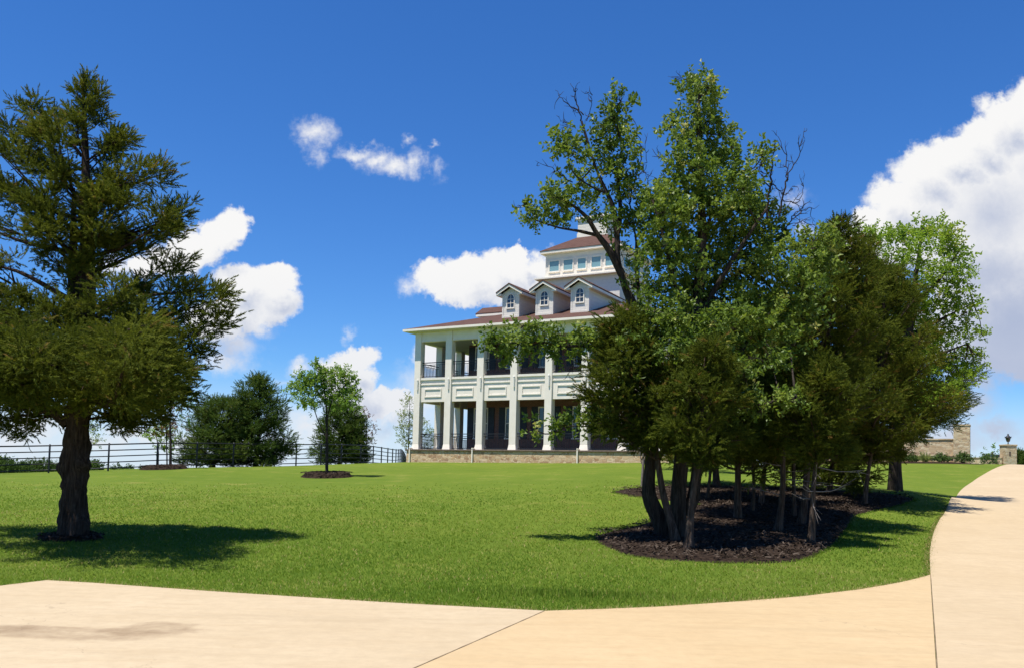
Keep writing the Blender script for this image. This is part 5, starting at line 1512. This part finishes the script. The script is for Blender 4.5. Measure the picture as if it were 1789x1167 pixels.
def farcedar(label, bx, by, d, ty, rpx, seed, nb=60, dens=.55, tint0=.42, h0=.25, top_x=None, group='dark cedars behind the fence', fat=.42, mat=None):
    b = onground(bx, by, d); m = d / F; H = (by - ty) * m; R = rpx * m
    prof = [(0.1, R * .86), (H * .25, R), (H * .5, R * .8), (H * .8, R * fat), (H, .1)]
    return cedar('cedar_tree', label, b, H, prof, h0, nb, None, mat or L_cedar_far, group, trunk_r=.12, dens=dens * 1.3, spray=.40, q=22, seed=seed, tint0=tint0, up=.5, clump=1.2, lean=(((top_x or bx) - bx) * m, 0))


farcedar('dense pointed dark cedar behind the fence, the taller of the joined pair', 448, 812, 54, 656, 66, 61, nb=90, dens=.62)
farcedar('broad low cedar joined to the left side of the pointed dark cedar', 372, 814, 53, 700, 68, 62, nb=80, dens=.58, tint0=.55, top_x=388, fat=.6)
farcedar('round dark cedar right behind the young airy tree', 592, 808, 66, 702, 50, 63, nb=70, dens=.7, fat=.6)
farcedar('short dark cedar filling the right side behind the young airy tree', 622, 808, 67, 726, 26, 64, nb=40, dens=.7, fat=.6)
broadleaf('dry_tree', 'thin upright tree with sparse reddish leaves behind the fence near the house', onground(640, 806, 72), 72, [(640, 808, 0, .05), (640, 770, 0, .04), (641, 730, 0, .02)], [(640, 728, 12, 10), (648, 745, 12, 12), (632, 748, 11, 12), (645, 765, 13, 11), (636, 772, 9, 10), (652, 758, 7, 9), (636, 716, 4, 6)], L_red, None, [], leaf=.34, dens=60, seed=65, q=5, depth_jit=.3)
broadleaf('young_tree', 'pale green slender tree standing at the left corner of the house', onground(716, 806, 82), 82, [(714, 812, 0, .07), (714, 770, 0, .05), (716, 700, 0, .02)], [(712, 700, 10, 12), (708, 725, 14, 14), (716, 748, 16, 14), (706, 765, 15, 12), (718, 775, 14, 12), (700, 745, 8, 8), (736, 745, 14, 14), (750, 760, 10, 10), (742, 780, 14, 10), (728, 728, 10, 10), (760, 775, 10, 12), (780, 770, 10, 20)], L_pale, 'young trees behind the fence', [], leaf=.40, dens=120, seed=66, q=5, depth_jit=.4)
# ---- far tree line at the left, below the hill
for k, (px, ty, w, d) in enumerate([(-20, 790, 30, 230), (10, 800, 26, 225), (42, 806, 24, 240), (68, 803, 26, 235), (100, 808, 24, 250), (140, 806, 28, 245), (165, 803, 16, 240), (205, 811, 12, 262), (225, 813, 10, 270), (250, 814, 10, 275)]):
    c = onground(px, 815, d); m = d / F; zt_ = atd(px, ty, d)[2] - c[2]
    by = ty + zt_ / m
    H = zt_ / m
    names = ['rounded far tree at the very left edge, below the fence rails', 'far tree seen through the first fence panel', 'low far tree right of the first fence post', 'larger far tree left of the cedar trunk', 'pale far tree close to the cedar trunk, on its left', 'far tree hidden by the thick cedar trunk', 'far tree just right of the thick cedar trunk', 'small far tree low on the skyline left of the second fence post', 'tiny far tree beside the second fence post', 'last tiny far tree on the skyline beneath the yellow-green shrub']
    broadleaf('distant_tree', names[k], c, d, [(px, by, 0, .3), (px, ty + H * .5, 0, .25), (px, ty + H * .2, 0, .1)], [(px, ty + 8, w * .6, 8, 0), (px - w * .5, ty + 14, w * .5, 10, 1), (px + w * .5, ty + 13, w * .5, 9, -1), (px, ty + 22, w * .9, 14, -2), (px, ty + 40, w, 20, 0)], L_cedar_far, 'far trees below the hill', [], leaf=1.2, dens=24, seed=70 + k, q=7, tint0=.25, gap=.1)
# ---- shrubs along the stone wall
def shrub(label, px, py, d, rx, h, mat, seed, spiky=False):
    b = onground(px, py, d); m = d / F
    T_ = empty('shrub', tuple(b), 0, label, 'shrub', 'shrubs along the stone wall')
    r = np.random.default_rng(seed)
    n = int(90 if not spiky else 60); R = rx * m; H = h * m
    a = r.random(n) * 6.28; el = np.arccos(r.random(n) * .95)
    v = np.stack([np.sin(el) * np.cos(a), np.sin(el) * np.sin(a), np.cos(el)], 1)
    rr = r.uniform(.35, .9, n)[:, None] * (1 if not spiky else .35)
    P = v * rr * [R, R, H] + [0, 0, .05]
    tb = Tubes()
    for k in range(8): tb.add(spline([(0, 0, -.05), P[k] * .5, P[k]], 5), np.linspace(.02, .006, 5), sides=5)
    tb.build('stem', M_bark2, T_)
    crown_mesh('foliage', P, v + [0, 0, .5], np.full(n, (.36 if not spiky else .62)) * r.uniform(.7, 1.2, n), np.clip(.45 + r.normal(0, .15, n), 0, 1), mat, T_, 'leaf' if not spiky else 'spray', 9 if not spiky else 14, seed)
    return T_


def by_wall(label, px, w, h, mat, seed, spiky=False, off=-1.5):
    """on the line 1.5 m in front of the garden wall, where the photo shows the shrub"""
    r = ray(px, 808); A_ = np.array([[r[0] / r[1], -DR[0]], [1.0, -DR[1]]]); d = np.linalg.solve(A_, gwR[:2] + DT * off)[0]
    shrub(label, px, 808, d, w, h, mat, seed, spiky)


by_wall('dark rounded shrub against the stone wall, right of the thick tree trunk', 1590, 13, 15, L_shrub, 81)
by_wall('spiky yellow-green plant at the foot of the stone wall', 1616, 10, 16, L_pale, 82, True)
by_wall('low green shrub between the spiky plant and the tall pillar', 1646, 12, 14, L_shrub, 83)
by_wall('wide dark shrub at the foot of the tall stone pillar', 1684, 15, 15, L_shrub, 84)
shrub('dark green shrub in front of the low wall near the top of the lawn', 1728, 811, 66, 15, 20, L_shrub, 85)
by_wall('light shrub behind the thick tree trunk at the foot of the wall', 1545, 13, 14, L_pale, 86)
by_wall('small green shrub at the left end of the flower bed before the wall', 1516, 12, 14, L_shrub, 87)
by_wall('low pale plant by the wall between the two thinner trunks', 1487, 11, 10, L_pale, 88, True)
broadleaf('round_tree', 'round light green tree beyond the low wall, left of the lamp pillar', onground(1734, 812, 105), 105, [(1734, 830, 0, .2), (1734, 800, 0, .15), (1734, 790, 0, .1)], [(1734, 792, 14, 9, 0), (1726, 798, 10, 8, 0), (1743, 797, 10, 8, 0), (1734, 805, 16, 8, 0)], L_sap, None, [], leaf=.8, dens=6, seed=91, q=7, tint0=.3)
farcedar('dark upright evergreen beside the drive, right of the lamp pillar', 1779, 815, 82, 788, 11, 92, nb=40, dens=.7, group=None, fat=.7)
farcedar('low dark evergreen at the right edge beyond the drive', 1796, 815, 80, 800, 10, 93, nb=30, dens=.7, group=None, fat=.7)
